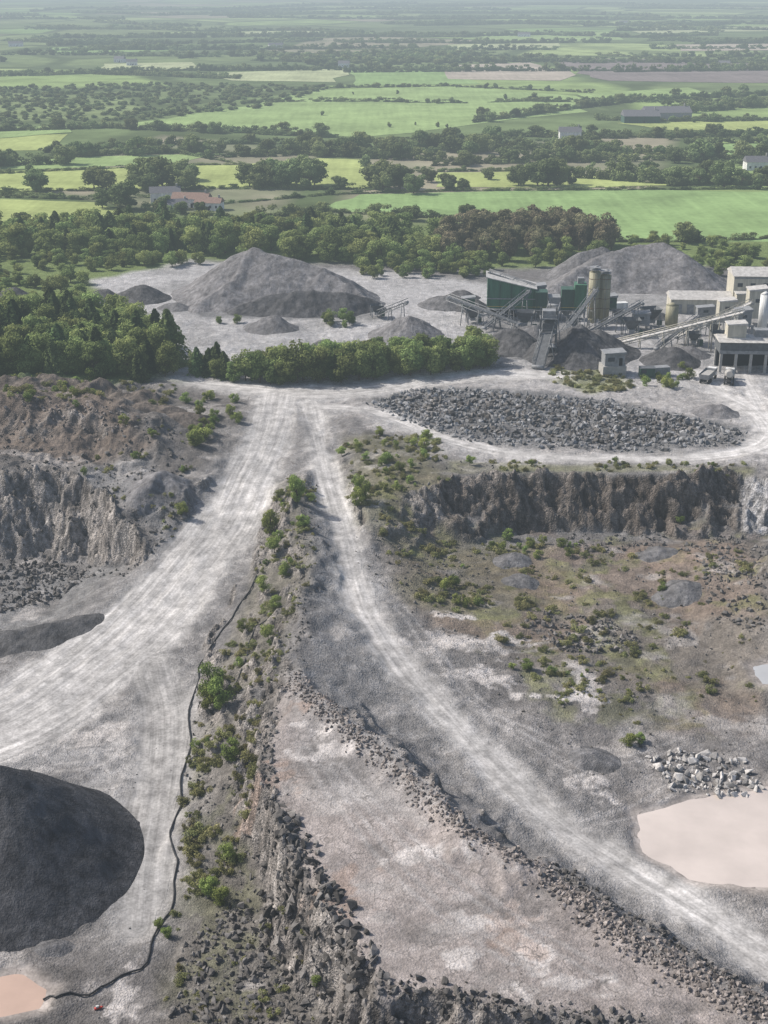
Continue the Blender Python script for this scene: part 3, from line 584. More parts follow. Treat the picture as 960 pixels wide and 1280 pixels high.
along([(470,1238),(560,1260),(700,1275),(800,1280)],500,1.0,.3,1.6,'rock_edge',C_rd)
along([(345,1010),(385,1080),(430,1160),(470,1235)],300,.9,.4,2.2,'rock_edge',C_rd)
along([(335,1060),(370,1140),(420,1230),(440,1280)],500,1.6,.3,2.2,'cliff_boulders',C_rd)
along([(345,880),(330,960),(345,1020)],200,.7,.2,1.2,'rock_edge',C_rd)
along([(385,600),(380,700),(375,780),(365,850)],500,1.2,.15,.9,'ridge_rubble',C_rd)
along([(480,640),(540,740),(560,700)],400,5,.2,1.0,'slope_rubble',C_rd)
along([(0,510),(60,505),(110,512),(160,530)],400,3,.2,1.3,'rim_rubble',C_rb)
rocks('loose_stones',[(450,560),(940,680),(950,990),(760,990),(480,740)],.22,.12,.8,C_rd,3,False)
rocks('loose_stones',[(0,520),(220,530),(240,650),(160,720),(0,700)],.5,.2,1.5,C_rd,3,False)
rocks('loose_stones',[(240,880),(340,860),(350,1020),(400,1100),(300,1150),(220,1100)],.7,.15,1.1,C_rd,3,False)
rocks('loose_stones',[(350,870),(560,1030),(900,1260),(500,1250),(350,1000)],.12,.08,.3,C_rb,3,False)
rocks('loose_stones',[(0,940),(220,900),(210,1280),(0,1280)],.12,.1,.4,C_rd,3,False)
# ---------------------------------------------------------------- shrubs
def shr(name,poly,dens,smin,smax,c_,thr=.45):
    p=inpoly(GP(poly),dens); p=p[fbm(p[:,0],p[:,1],7,3,15)>thr]
    if len(p): scatter(name,onground(p,-.1),smin+(smax-smin)*rng.uniform(0,1,len(p))**1.6,c_,.15)
shr('ridge_shrubs',[(355,600),(385,600),(395,640),(370,700),(350,780),(330,840),(300,880),(262,880),(280,830),(315,750),(330,680)],.08,.4,1.4,C_shr,.45)
shr('ridge_scrub',[(350,600),(395,600),(395,700),(350,850),(262,880),(310,750)],.35,.3,1.1,C_olv,.42)
shr('slope_scrub',[(245,900),(325,880),(320,1000),(290,1100),(240,1150),(222,1100),(235,980)],.5,.4,1.5,C_olv,.40)
shr('slope_shrubs',[(245,900),(300,890),(310,960),(260,1000),(240,1120)],.04,.4,1.2,C_shr,.45)
shr('slope_scrub',[(200,1150),(300,1110),(420,1230),(430,1290),(200,1290)],.15,.3,1.0,C_olv,.48)
shr('mound_shrubs',[(425,545),(540,545),(560,600),(510,640),(440,640)],.05,.4,1.4,C_shr,.47)
shr('mound_scrub',[(425,545),(545,545),(570,600),(540,650),(440,650)],.25,.3,1.2,C_olv,.43)
shr('pit_scrub',[(470,640),(640,680),(690,740),(600,790),(500,730)],.25,.3,1.4,C_olv,.46)
shr('pit_scrub',[(600,670),(940,690),(945,900),(720,905),(600,780)],.16,.25,1.3,C_olv,.48)
shr('pit_shrubs',[(600,670),(760,680),(740,705),(640,700)],.10,.5,1.4,C_shr,.43)
shr('pit_shrubs',[(500,690),(600,700),(680,740),(620,780),(540,760)],.05,.4,1.3,C_shr,.46)
shr('pit_shrubs',[(640,820),(860,850),(940,890),(740,880)],.04,.3,1.1,C_shr,.48)
shr('edge_shrubs',[(560,574),(935,581),(935,592),(560,590)],.25,.4,1.1,C_olv,.40)
shr('edge_shrubs',[(600,574),(925,582),(925,590),(600,588)],.06,.4,1.0,C_shr,.4)
shr('rim_shrubs',[(230,500),(300,498),(300,545),(240,560)],.16,.6,1.8,C_shr,.4)
shr('rim_scrub',[(0,475),(220,478),(200,520),(100,500),(0,500)],.18,.4,1.6,C_olv,.43)
shr('ledge_shrubs',[(0,480),(220,482),(230,600),(190,680),(100,600),(0,585)],.03,.4,1.6,C_shr,.45)
shr('ledge_scrub',[(120,520),(230,530),(240,640),(200,700),(140,640)],.12,.3,1.2,C_olv,.45)
shr('yard_scrub',[(690,455),(770,458),(800,490),(740,492),(690,478)],.3,.5,1.4,C_olv,.35)
shr('yard_shrubs',[(800,465),(860,460),(870,490),(810,490)],.08,.8,1.8,C_shr,.35)
def single(name,u,v,h,c_,k=0,wide=1.0):
    g=G(u,v); hh={'shrub':2.0,'scrub':1.2}.get(c_.objects[0].name.split('_')[0],10.0)
    o=link(c_.objects[k%len(c_.objects)].data,name,(g[0],g[1],hgt(g[0],g[1])-.1)); s=h/hh; o.scale=(s*wide,s*wide,s); o.rotation_euler=(0,0,random.random()*6)
C_bush=coll('bush_kinds',[clumptree('shrub_b%d'%i,260+i,2,.75,1.0,.95,16,(.22,.42),190,.055,M_shr,.05) for i in range(5)])
for k,(u,v,h,w) in enumerate([(455,628,6,.8),(448,634,4,1.0),(372,628,6.5,.8),(338,668,5.5,.9),(343,690,3.5,1.2),(268,880,8.5,.75),(262,888,5,1),(276,886,6,.9),(530,562,3,1.3),(428,570,2.6,1.4),(242,556,4,1.1),(228,645,3.2,1.2),(330,742,3.4,1.2),(288,520,3,1.2),(588,582,2.6,1.2),(660,838,2.2,1.5),(690,842,1.6,1.5),(785,932,2.2,1.6),(800,928,1.8,1.3),(200,1160,1.6,1.4),(208,1172,1.8,1.2),(285,1075,3,1.2),(275,1130,3.2,1.2),(290,950,4,1.1),(640,837,1.5,1.3),(828,742,2.4,1.3),(20,1165,1.6,1.3),(395,1232,1.8,1.2),(262,1118,3,1.2),(335,800,3.5,1),(345,760,3,1.1),(355,720,3,1.1),(115,475,3.5,1.3),(95,482,2.5,1.3),(190,548,2.6,1.2),(475,545,2.4,1.4),(500,590,2.6,1.3),(515,585,2.2,1.3),(635,675,2.6,1.3),(850,655,2,1.4)]):
    single('bush',u,v,h,C_bush,k,w)
# ---------------------------------------------------------------- trees
def wood(name,poly,dens,hmin,hmax,c_,wide=1.0):
    p=inpoly(GP(poly),dens); 
    if not len(p): return
    s=rng.uniform(hmin,hmax,len(p))/10*(.75+.5*fbm(p[:,0],p[:,1],25,2,8)); q=onground(p,-.2); q[:,2]-=s*.6
    scatter(name,q,np.stack([s*wide,s*wide,s],1),c_,.05)
wood('tree_belt',[(288,474),(330,464),(450,458),(600,444),(620,463),(520,471),(400,480),(300,483)],.12,7,12.5,C_dec,1.05)
wood('conifer_belt',[(-60,470),(-60,420),(100,412),(190,428),(218,458),(215,477),(110,474)],.018,9,15,C_con,1.2)
wood('tree_belt',[(-60,470),(-60,405),(100,400),(190,420),(218,458),(215,475),(110,472)],.06,7,13,C_dec)
wood('conifer_belt',[(225,468),(260,462),(288,470),(280,478),(235,478)],.06,8,12,C_con,1.2)
wood('tree_belt',[(225,468),(260,462),(288,470),(280,478),(235,478)],.04,5,8,C_dec)
wood('woodland',[(-80,318),(130,325),(250,322),(440,330),(540,340),(560,330),(560,300),(400,285),(250,292),(130,290),(-80,298)],.020,8,13,C_dec,1.25)
wood('conifer_woodland',[(0,312),(130,318),(440,322),(540,325),(540,305),(400,288),(130,292)],.006,10,14,C_con,1.3)
wood('brown_woodland',[(545,325),(600,332),(765,318),(768,300),(640,292),(550,305)],.03,11,14,C_brn,1.1)
wood('woodland',[(600,340),(760,330),(770,320),(560,325)],.02,7,11,C_dec)
wood('scrub_trees',[(-60,345),(250,335),(250,322),(-60,318)],.03,3,7,C_dec,1.3)
wood('scrub_trees',[(-60,410),(110,400),(105,350),(-60,345)],.02,3,7,C_dec,1.3)
wood('scrub_trees',[(440,352),(620,348),(600,332),(440,330)],.035,3,8,C_dec,1.2)
wood('scrub_trees',[(770,330),(1000,335),(1000,305),(780,300)],.012,3,7,C_dec,1.4)
wood('scrub_trees',[(870,345),(930,350),(930,325),(860,325)],.015,5,8,C_dec,1.2)
wood('yard_trees',[(385,410),(440,412),(435,402),(395,400)],.05,3,6,C_dec,1.2)
wood('yard_trees',[(250,402),(300,408),(290,396)],.02,2,4,C_dec,1.3)
wood('brown_woodland',[(700,312),(765,318),(770,310),(720,300)],.02,10,13,C_brn)
def hedge(name,pl,dens,h,trees=1.0,jit=3,rows=1,wide=1.0,tree_h=None):
    """continuous overgrown hedge pieces following a line, with standard trees rising from it"""
    w=np.array([P(u,v)[:2] for u,v in pl]); seg=np.hypot(*np.diff(w,axis=0).T); cs=np.r_[0,np.cumsum(seg)]
    an=np.arctan2(np.diff(w[:,1]),np.diff(w[:,0])); n=max(2,int(cs[-1]/(20*wide)*dens))
    for rr in range(rows):
        t=(np.arange(n)+rng.uniform(0,1,n)*.5)*cs[-1]/n; off=rng.normal(0,jit*.3,n)+(rr-(rows-1)/2)*jit
        x=np.interp(t,cs,w[:,0]); y=np.interp(t,cs,w[:,1])+off; k=np.clip(np.searchsorted(cs,t)-1,0,len(an)-1)
        s=h/8*rng.uniform(.6,1.25,n); scatter(name,np.column_stack([x,y,np.full(n,-.3)]),np.stack([np.full(n,wide),np.clip(s*1.1,.4,9),s],1),C_hed,.02,an[k]+rng.normal(0,.04,n)+math.pi*rng.integers(0,2,n))
    m_=int(cs[-1]/22*trees)
    if m_>0:
        th=tree_h or h*1.5; t=rng.uniform(0,cs[-1],m_); x=np.interp(t,cs,w[:,0])+rng.normal(0,2,m_); y=np.interp(t,cs,w[:,1])+rng.normal(0,jit,m_); s=th/10*rng.uniform(.5,1.15,m_)
        scatter(name,np.column_stack([x,y,-.9*s]),np.stack([s*1.25,s*1.25,s],1),C_oak if th>9 else C_far,.05)
for pl,h,tr,j,rw,th in [([(-20,208),(75,205)],7,2.5,5,2,13),([(80,196),(180,192),(285,190)],6,2.5,6,2,12),([(290,196),(380,192),(460,197),(560,202)],7,2.5,8,2,13),([(440,190),(600,185),(740,188)],7,2.5,14,3,14),
   ([(560,206),(680,201),(790,202)],6,2,8,2,13),([(740,222),(860,228),(980,232)],7,3,9,2,14),([(700,190),(820,195),(980,207)],6,2.5,16,3,14),([(-20,246),(130,250),(165,264)],3.5,.6,1.5,1,8),([(280,255),(420,243),(560,239),(1000,236)],2.6,.35,1,1,7),
   ([(-40,290),(200,286),(400,266),(560,274),(740,300)],5,1,4,1,10),([(-20,240),(200,238),(320,236),(470,237)],3,.4,1.5,1,8),([(200,188),(300,205),(330,232)],2.5,.3,1,1,7),([(-20,218),(220,207),(300,206)],2.5,.4,1,1,7),([(540,215),(700,213)],3,.5,1.5,1,7),
   ([(-20,165),(130,160),(300,166),(430,172)],5,1.3,5,2,10),([(60,190),(200,181),(420,179)],4,1,3,1,8),([(600,152),(720,135),(800,125),(980,118)],5,1.3,8,2,11),([(760,150),(860,152),(980,150)],4,1.3,6,2,9),([(830,140),(980,130)],6,2,12,3,12),
   ([(420,110),(560,108),(740,116)],3.5,.8,4,1,7),([(140,90),(260,88),(420,86)],5,1.5,10,2,9),([(-20,95),(120,92),(300,98)],5,1.5,10,3,9),([(870,180),(980,178)],5,1.3,6,1,9),([(770,302),(860,303),(1000,296)],3,.6,2,1,7),
   ([(180,262),(230,268),(290,270)],3.5,.6,2,1,7),([(190,247),(250,247)],3,.8,1,1,7),([(460,205),(470,236)],3,.6,1,1,8),([(845,232),(1000,222)],5,1.5,4,2,11),([(620,170),(800,172),(980,168)],5,1.5,8,2,10),([(450,178),(620,176)],4,1.2,5,2,10)]:
    hedge('hedgerow',pl,1.15,h,tr,j,rw,1.0,th)
wood('far_woodland',[(-40,112),(180,104),(420,108),(330,135),(180,150),(-40,160)],.009,3,5,C_far,2.0)
wood('far_woodland',[(380,72),(600,66),(580,80),(470,84),(380,82)],.003,8,11,C_far,1.8)
for (u,v,h) in [(45,240,17),(118,236,15),(133,238,14),(128,260,12),(158,262,18),(178,236,20),(192,234,22),(203,236,19),(232,238,15),(228,224,14),(240,226,13),(312,233,16),(330,234,20),(345,232,21),(360,234,22),(378,234,21),(393,232,18),(425,236,10),(470,236,18),(485,235,21),(500,237,19),(517,242,14),(560,236,12),(535,228,11),(578,238,8),(648,232,14),(672,233,18),(685,233,22),(696,233,18),(711,231,12),(857,304,12),(650,232,10),(610,225,8),(840,230,14),(810,222,14),(185,240,14),(320,236,14),(352,236,15),(386,236,14),(478,240,13),(208,262,9),(228,268,8),(252,268,8)]:
    single('oak_tree',u,v,h*.85,C_oak,int(u),1.25)
for v in [7,12,18,24,31,38,46,54,62,70,78,88,128]:
    for i in range(6):
        u0=rng.uniform(-150,900); ln=rng.uniform(80,420); wd=3.0 if v<40 else 1.8 if v<80 else 1.2
        hedge('distant_tree_line',[(u0,v+rng.uniform(-3,3)),(u0+ln*.5,v+rng.uniform(-1.5,1.5)),(u0+ln,v+rng.uniform(-3,3))],.9,8 if v<100 else 4,.5,14 if v<80 else 5,2 if v<60 else 1,wd,11 if v<100 else 8)
pm=inpoly(np.array([P(u,v)[:2] for u,v in [(150,160),(450,172),(760,145),(700,120),(400,115)]]),.00015); scatter('meadow_bushes',onground(pm),rng.uniform(.2,.5,len(pm)),C_far)
# ---------------------------------------------------------------- fields
def fieldmat(name,colr,s=.02):
    m,nt=newmat(name); pos=N(nt,'ShaderNodeNewGeometry').outputs['Position']; n=noise(nt,pos,s,5,.7); n2=noise(nt,pos,.3,2)
    mp=N(nt,'ShaderNodeMapping'); mp.inputs['Scale'].default_value=(.25,.012,0); mp.inputs['Rotation'].default_value=(0,0,.5); nt.links.new(pos,mp.inputs[0]); n3=noise(nt,mp.outputs[0],1,3)
    finish(nt,mixn(nt,1.0,colr,gray(nt,mth(nt,'MULTIPLY',mth(nt,'MULTIPLY',mapr(nt,n,.3,.7,.74,1.26),mapr(nt,n2,.3,.7,.9,1.1)),mapr(nt,n3,.3,.7,.9,1.1))),'MULTIPLY'),1,None,diff=True); return m
FM={'g':fieldmat('grass_field',(.20,.29,.12)),'y':fieldmat('meadow',(.29,.335,.13)),'l':fieldmat('pale_grass',(.23,.31,.13)),'b':fieldmat('bare_field',(.34,.30,.25)),'p':fieldmat('peat_bog',(.18,.155,.15)),'w':fieldmat('cut_field',(.33,.36,.21))}
for k,(m_,pl) in enumerate([('g',[(395,263),(450,243),(1100,237),(1100,302),(770,302),(700,285),(560,270)]),('y',[(-80,247),(120,253),(165,268),(60,284),(-80,284)]),
  ('y',[(-80,218),(215,207),(300,206),(330,233),(200,237),(-80,240)]),('l',[(-80,205),(100,196),(280,192),(215,204),(-80,215)]),('y',[(310,205),(400,198),(462,200),(470,222),(460,236),(335,236)]),
  ('l',[(150,158),(260,140),(400,112),(560,108),(720,120),(735,140),(620,152),(560,160),(450,172),(300,164)]),('y',[(-80,170),(85,168),(60,188),(-80,190)]),('y',[(540,216),(700,214),(845,232),(720,235),(545,234)]),
  ('g',[(870,182),(1100,176),(1100,196),(890,194)]),('y',[(770,154),(1100,150),(1100,162),(840,163)]),('g',[(440,87),(550,86),(600,105),(440,107)]),('b',[(560,82),(660,78),(720,94),(700,101),(560,99)]),
  ('p',[(700,73),(1100,78),(1100,106),(760,101),(720,92)]),('w',[(250,92),(430,86),(420,103),(290,101)]),('w',[(130,80),(240,78),(250,86),(130,90)]),('l',[(600,45),(760,40),(780,50),(620,54)]),('w',[(560,56),(700,54),(700,60),(570,63)]),
  ('l',[(-60,178),(-60,160),(80,158),(90,166)]),('w',[(780,36),(1000,33),(1000,38),(800,42)]),('g',[(60,60),(200,56),(220,64),(70,68)]),('b',[(840,56),(1040,54),(1040,62),(850,64)]),('w',[(300,40),(420,38),(430,44),(300,46)]),('l',[(720,118),(860,110),(900,120),(760,130)])]):
    zf=.05+.02*k; w=[P(u,v)[:2] for u,v in pl]
    w2=[]
    for a,b in zip(w,w[1:]+w[:1]):
        for t in (0,.25,.5,.75):
            q=(a[0]*(1-t)+b[0]*t,a[1]*(1-t)+b[1]*t); j=0 if t==0 else math.dist(a,b)*.02; w2.append((q[0]+rng.normal(0,j+.01),q[1]+rng.normal(0,j+.01)))
    me=bpy.data.meshes.new('farm_field'); me.from_pydata([(a,b,zf) for a,b in w2],[],[list(range(len(w2)))]); me.materials.append(FM[m_]); link(me,'farm_field')
# ---------------------------------------------------------------- buildings
M={'green':clad('green_cladding',(.05,.15,.09)),'dgreen':clad('dark_green_cladding',(.035,.085,.06)),'cream':clad('cream_cladding',(.48,.45,.37)),'khaki':clad('khaki_steel',(.28,.26,.17)),'white':clad('white_cladding',(.66,.66,.64)),
 'roof':clad('pale_roof_sheet',(.50,.48,.45)),'gsteel':simple('grey_steel',(.22,.225,.23),.3,1,.6),'dsteel':simple('dark_steel',(.10,.105,.11),.3,1,.6),'dark':simple('dark_opening',(.02,.02,.022),.1),'rust':simple('rusty_steel',(.16,.10,.07),.3),'conc':simple('concrete',(.33,.32,.30),.2),
 'red':simple('brown_roof_tile',(.22,.15,.12),.2),'yellow':simple('yellow_paint',(.45,.32,.08),.1,1,.5),'tyre':simple('tyre_rubber',(.03,.03,.03),.1),'slate':simple('slate_roof',(.13,.13,.14),.15),'pipe':simple('black_pipe',(.03,.03,.032),.1,1,.5),'glass':simple('window_glass',(.05,.06,.07),.1,1,.15),'redp':simple('red_paint',(.4,.05,.04),.1,1,.5)}
class B:
    def __init__(s,name,u,v,rot=0,z=None):
        s.e=bpy.data.objects.new(name,None); sc.collection.objects.link(s.e); g=G(u,v); s.e.location=(g[0],g[1],float(hgt(g[0],g[1])) if z is None else z); s.e.rotation_euler=(0,0,math.radians(rot)); s.e.empty_display_size=1
    def add(s,n,V_,F_,m,smooth=False):
        me=bpy.data.meshes.new(n); me.from_pydata([tuple(map(float,q)) for q in V_],[],[list(map(int,f)) for f in F_]); me.materials.append(M[m])
        if smooth:
            for p in me.polygons: p.use_smooth=len(p.vertices)==4
        return link(me,n,parent=s.e)
    def box(s,n,c_,d,m):
        x,y,z=c_;a,b,h=d[0]/2,d[1]/2,d[2]; V_=[(x-a,y-b,z),(x+a,y-b,z),(x+a,y+b,z),(x-a,y+b,z),(x-a,y-b,z+h),(x+a,y-b,z+h),(x+a,y+b,z+h),(x-a,y+b,z+h)]
        return s.add(n,V_,[(3,2,1,0),(4,5,6,7),(0,1,5,4),(1,2,6,5),(2,3,7,6),(3,0,4,7)],m)
    def gable(s,n,c_,d,m,ov=.4,axis='x'):
        x,y,z=c_;a,b,h=d[0]/2+ov,d[1]/2+ov,d[2]
        V_=[(x-a,y-b,z),(x+a,y-b,z),(x+a,y+b,z),(x-a,y+b,z),(x-a,y,z+h),(x+a,y,z+h)]; F_=[(0,1,5,4),(2,3,4,5),(3,0,4),(1,2,5),(3,2,1,0)]
        return s.add(n,V_,F_,m)
    def mono(s,n,c_,d,h0,h1,m):
        x,y,z=c_;a,b=d[0]/2,d[1]/2; V_=[(x-a,y-b,z),(x+a,y-b,z),(x+a,y+b,z),(x-a,y+b,z),(x-a,y-b,z+h0),(x+a,y-b,z+h1),(x+a,y+b,z+h1),(x-a,y+b,z+h0)]
        return s.add(n,V_,[(3,2,1,0),(4,5,6,7),(0,1,5,4),(1,2,6,5),(2,3,7,6),(3,0,4,7)],m)
    def cyl(s,n,p0,p1,r0,r1,m,k=20):
        V_,F_=tube(p0,p1,r0,r1,k); F_=[list(f) for f in F_]+[list(range(k))[::-1],list(range(k,2*k))]; return s.add(n,V_,F_,m,True)
    def beam(s,n,p0,p1,w,m): return s.cyl(n,p0,p1,w*.7,w*.7,m,4)
def conveyor(name,p0,p1,w=1.6,legs=4,mat='gsteel',belt=None):
    b=B(name,500,450); b.e.location=(0,0,0); p0=np.array(p0,float);p1=np.array(p1,float); d=p1-p0; L_=np.linalg.norm(d); h=np.array([d[0],d[1],0]);h/=np.linalg.norm(h); sdv=np.array([-h[1],h[0],0])*w/2; up=np.array([0,0,.9])
    V_=[p0-sdv,p0+sdv,p1+sdv,p1-sdv,p0-sdv+up*.35,p0+sdv+up*.35,p1+sdv+up*.35,p1-sdv+up*.35]
    b.add('belt',V_,[(3,2,1,0),(4,5,6,7),(0,1,5,4),(1,2,6,5),(2,3,7,6),(3,0,4,7)],belt or ('roof' if mat=='cream' else 'dsteel'))
    for sg in (-1,1):
        b.beam('top_chord',p0+sdv*sg*1.1+up*1.3,p1+sdv*sg*1.1+up*1.3,.16,mat); b.beam('bottom_chord',p0+sdv*sg*1.1-up*.7,p1+sdv*sg*1.1-up*.7,.16,mat)
        n=int(L_/2)
        for i in range(n):
            a=p0+d*i/n; c2=p0+d*(i+1)/n; b.beam('brace',a+sdv*sg*1.1+up*(1.3 if i%2 else -.7),c2+sdv*sg*1.1+up*(-.7 if i%2 else 1.3),.09,mat)
    for i in range(1,legs+1):
        a=p0+d*i/(legs+.3)
        if a[2]>1.5:
            for sg in (-1,1): b.beam('leg',a+sdv*sg,(a[0]+sdv[0]*sg*2.2,a[1]+sdv[1]*sg*2.2,0),.2,mat)
            b.beam('cross',a+sdv-up*(a[2]*.5),a-sdv-up*(a[2]*.5),.1,mat)
    b.cyl('head_drum',p1-sdv*1.1,p1+sdv*1.1,.5,.5,'gsteel',12); b.cyl('tail_drum',p0-sdv*1.1,p0+sdv*1.1,.45,.45,'gsteel',12)
b=B('screen_house',638,398,-4); b.mono('walls',(0,4,3.2),(15,9,0),9.6,6.2,'green')
V_=[(-8,-1,12.95),(8,-1,9.35),(8,9,9.35),(-8,9,12.95)]; b.add('roof',V_+[(x,y,z+.25) for x,y,z in V_],[(3,2,1,0),(4,5,6,7),(0,1,5,4),(1,2,6,5),(2,3,7,6),(3,0,4,7)],'roof')
b.box('undercroft',(0,4.5,0),(12,6,3.1),'dark')  # near-black block stands in for the shade inside the open bay
for x in (-7,-3.5,0,3.5,7):
    b.box('column',(x,-.2,0),(.4,.4,3.3),'gsteel'); b.box('panel_rib',(x,-.62,3.3),(.18,.1,6.0 if x>3 else 7.4),'dgreen')
b.box('walkway',(0,-1.3,3.1),(15,1.2,.15),'gsteel'); b.box('handrail',(0,-1.85,4.1),(15,.08,.08),'yellow'); b.box('band',(0,-.7,6.2),(15,.12,.3),'gsteel')
b=B('aggregate_bins',700,402,-4); 
for i,(x,h,m_) in enumerate([(-6,9,'dgreen'),(-2,7.5,'gsteel'),(2,10,'dgreen'),(6,11.5,'green')]):
    b.box('bin',(x,3,3.5),(3.7,5,h-3.5),m_); V_,F_=tube((x,3,3.5),(x,3,1.2),2.3,.6,4); b.add('hopper',V_,F_,'gsteel')
    for a in (-1.6,1.6): b.box('post',(x+a,.7,0),(.25,.25,3.6),'gsteel'); b.box('post',(x+a,5.3,0),(.25,.25,3.6),'gsteel')
b.box('deck',(0,.2,3.4),(16,1,.12),'gsteel'); b.box('rail',(0,-.25,4.5),(16,.07,.07),'yellow'); b.box('top_box',(6,3,11.5),(2,2,1.8),'gsteel')
for (u,h,r) in ((740,17,1.75),(753,16,1.75)):
    b=B('cement_silo',u,409,0); b.cyl('shell',(0,0,3),(0,0,h),r,r,'khaki',24); b.cyl('cone',(0,0,1.2),(0,0,2.98),.4,r,'khaki',24); b.cyl('top',(0,0,h+.01),(0,0,h+.7),r,.4,'khaki',24); b.cyl('filter',(.4,0,h+.5),(.4,0,h+1.9),.5,.5,'gsteel',10)
    for a in range(4): x,y=r*.85*math.cos(a*1.57+.78),r*.85*math.sin(a*1.57+.78); b.box('leg',(x,y,0),(.25,.25,3.4),'gsteel')
    for z in (6,9,12,15): b.cyl('hoop',(0,0,z),(0,0,z+.15),r+.05,r+.05,'rust',24)
    for sg in (-.25,.25): b.box('ladder_rail',(sg,-r-.25,1),(.06,.06,h),'gsteel')
    for z in np.arange(1.5,h,1.0): b.box('rung',(0,-r-.25,z),(.5,.05,.05),'gsteel')
    for z in (h+.75,h+1.5): b.cyl('rail',(0,0,z),(0,0,z+.05),r,r,'gsteel',24)
b=B('cement_silo',838,416,0); b.cyl('shell',(0,0,2.5),(0,0,8.5),1.9,1.9,'khaki',24); b.cyl('cone',(0,0,.8),(0,0,2.48),.4,1.9,'khaki'); b.cyl('top',(0,0,8.51),(0,0,9.2),1.9,.3,'khaki')
for a in range(4): b.box('leg',(1.5*math.cos(a*1.57+.78),1.5*math.sin(a*1.57+.78),0),(.25,.25,2.9),'gsteel')
b=B('workshop_shed',877,392,-3); b.box('walls',(0,4,0),(20,9,4.6),'cream'); b.gable('roof',(0,4,4.62),(20,9,1.9),'roof')
for x in (-7.5,-3.8,0,3.8,7.5): b.box('door',(x,-.52,0),(2.2,.1,3),'gsteel' if x else 'dark')
b=B('process_building',945,392,-3); b.box('walls',(0,5,0),(16,11,12),'cream'); b.gable('roof',(0,5,12.02),(16,11,2),'roof',.4); b.box('annex',(-4,-2.5,0),(7,3.9,7),'cream'); b.mono('annex_roof',(-4,-2.6,7.02),(7.6,4.4,0),.3,.7,'roof')
for x in (-6,-2,2,6): b.box('window',(x,-.56,8.6),(1.6,.1,1.2),'glass')
b.box('door',(4.5,-.57,0),(3.4,.1,4.2),'dark'); b.box('stripe',(0,-.54,11.2),(16.1,.1,.5),'gsteel')
b=B('transfer_tower',944,408,-3); b.box('walls',(0,2,2.5),(5.5,5,8.5),'cream'); b.mono('roof',(0,2,11.02),(6,5.6,0),.3,1,'roof'); 
for x in (-2.4,2.4): b.box('leg',(x,-.2,0),(.3,.3,2.6),'gsteel'); b.box('leg',(x,4.2,0),(.3,.3,2.6),'gsteel')
b.box('window',(0,-.56,7.5),(1.6,.1,1.1),'glass'); b.box('vent',(1.3,-.57,4.5),(1,.1,1),'dark')
b=B('white_silo',951,424,0); b.cyl('shell',(0,0,3),(0,0,13.5),1.4,1.4,'white',24); b.cyl('cone',(0,0,1),(0,0,2.98),.4,1.4,'white'); b.cyl('top',(0,0,13.51),(0,0,14.3),1.4,.3,'white')
for a in range(4): b.box('leg',(1.15*math.cos(a*1.57+.78),1.15*math.sin(a*1.57+.78),0),(.22,.22,3.3),'gsteel')
b=B('loading_shed',937,466,-3)
b.box('upper',(0,4,5.2),(17,8,3.2),'dsteel'); b.gable('roof',(0,4,8.42),(17,8,1.3),'roof',.5)
for x in (-8,-4,0,4,8): b.box('pillar',(x,.3,0),(.7,.7,5.1),'conc'); b.box('rear_pillar',(x,7.6,0),(.7,.7,5.1),'conc')
b.box('back_wall',(0,7,0),(16,.3,5.1),'dark'); b.box('penthouse',(-4,4,9.2),(5,4,3.4),'cream'); b.mono('penthouse_roof',(-4,4,12.62),(5.5,4.5,0),.2,.6,'roof'); b.box('fascia',(0,-.1,5.2),(17.2,.15,.9),'gsteel')
b.box('tank',(3,4,9.0),(4,3,2.2),'gsteel')
b=B('crusher_cabin',768,470,5); b.box('base',(0,2.5,0),(6.4,5,2.6),'conc'); b.box('cabin',(0,2.5,2.61),(5.4,4.2,3.4),'gsteel'); b.mono('roof',(0,2.5,6.02),(6,4.8,0),.15,.5,'gsteel'); b.box('window',(-1,.37,3.9),(1.8,.08,1.1),'glass'); b.box('door',(1.6,.37,2.7),(.9,.08,2.1),'dark')
b=B('control_cabin',808,472,0); b.box('cabin',(0,0,.4),(4,2.5,2.4),'dgreen'); b.box('window',(-1,-1.28,1.6),(1.3,.06,.9),'glass'); b.box('roof',(0,0,2.81),(4.2,2.7,.12),'dsteel')
def hopper(u,v,rot,s=1.0,m_='dsteel'):
    b=B('feed_hopper',u,v,rot); V_=[(-1,-1,2.2),(1,-1,2.2),(1,1,2.2),(-1,1,2.2),(-2.4,-2.2,4.8),(2.4,-2.2,4.8),(2.4,2.2,4.8),(-2.4,2.2,4.8)]; V_=[(x*s,y*s,z*s) for x,y,z in V_]
    b.add('funnel',V_,[(3,2,1,0),(0,1,5,4),(1,2,6,5),(2,3,7,6),(3,0,4,7)],m_); b.box('feeder',(0,0,1.2*s),(1.6*s,3.2*s,.9*s),'gsteel')
    for x in (-1.8,1.8):
        for y in (-1.7,1.7): b.box('leg',(x*s,y*s,0),(.25,.25,4.3*s),'gsteel')
    b.box('drive_box',(2.6*s,0,.2),(1.3,1.1,1.6),'dgreen')
for a in [(590,404,10),(655,412,-8),(716,414,5),(788,420,0),(812,408,12),(866,432,-5),(890,420,8),(900,440,0),(772,404,0),(470,396,10)]: hopper(*a,1.0+.2*math.sin(a[0]))
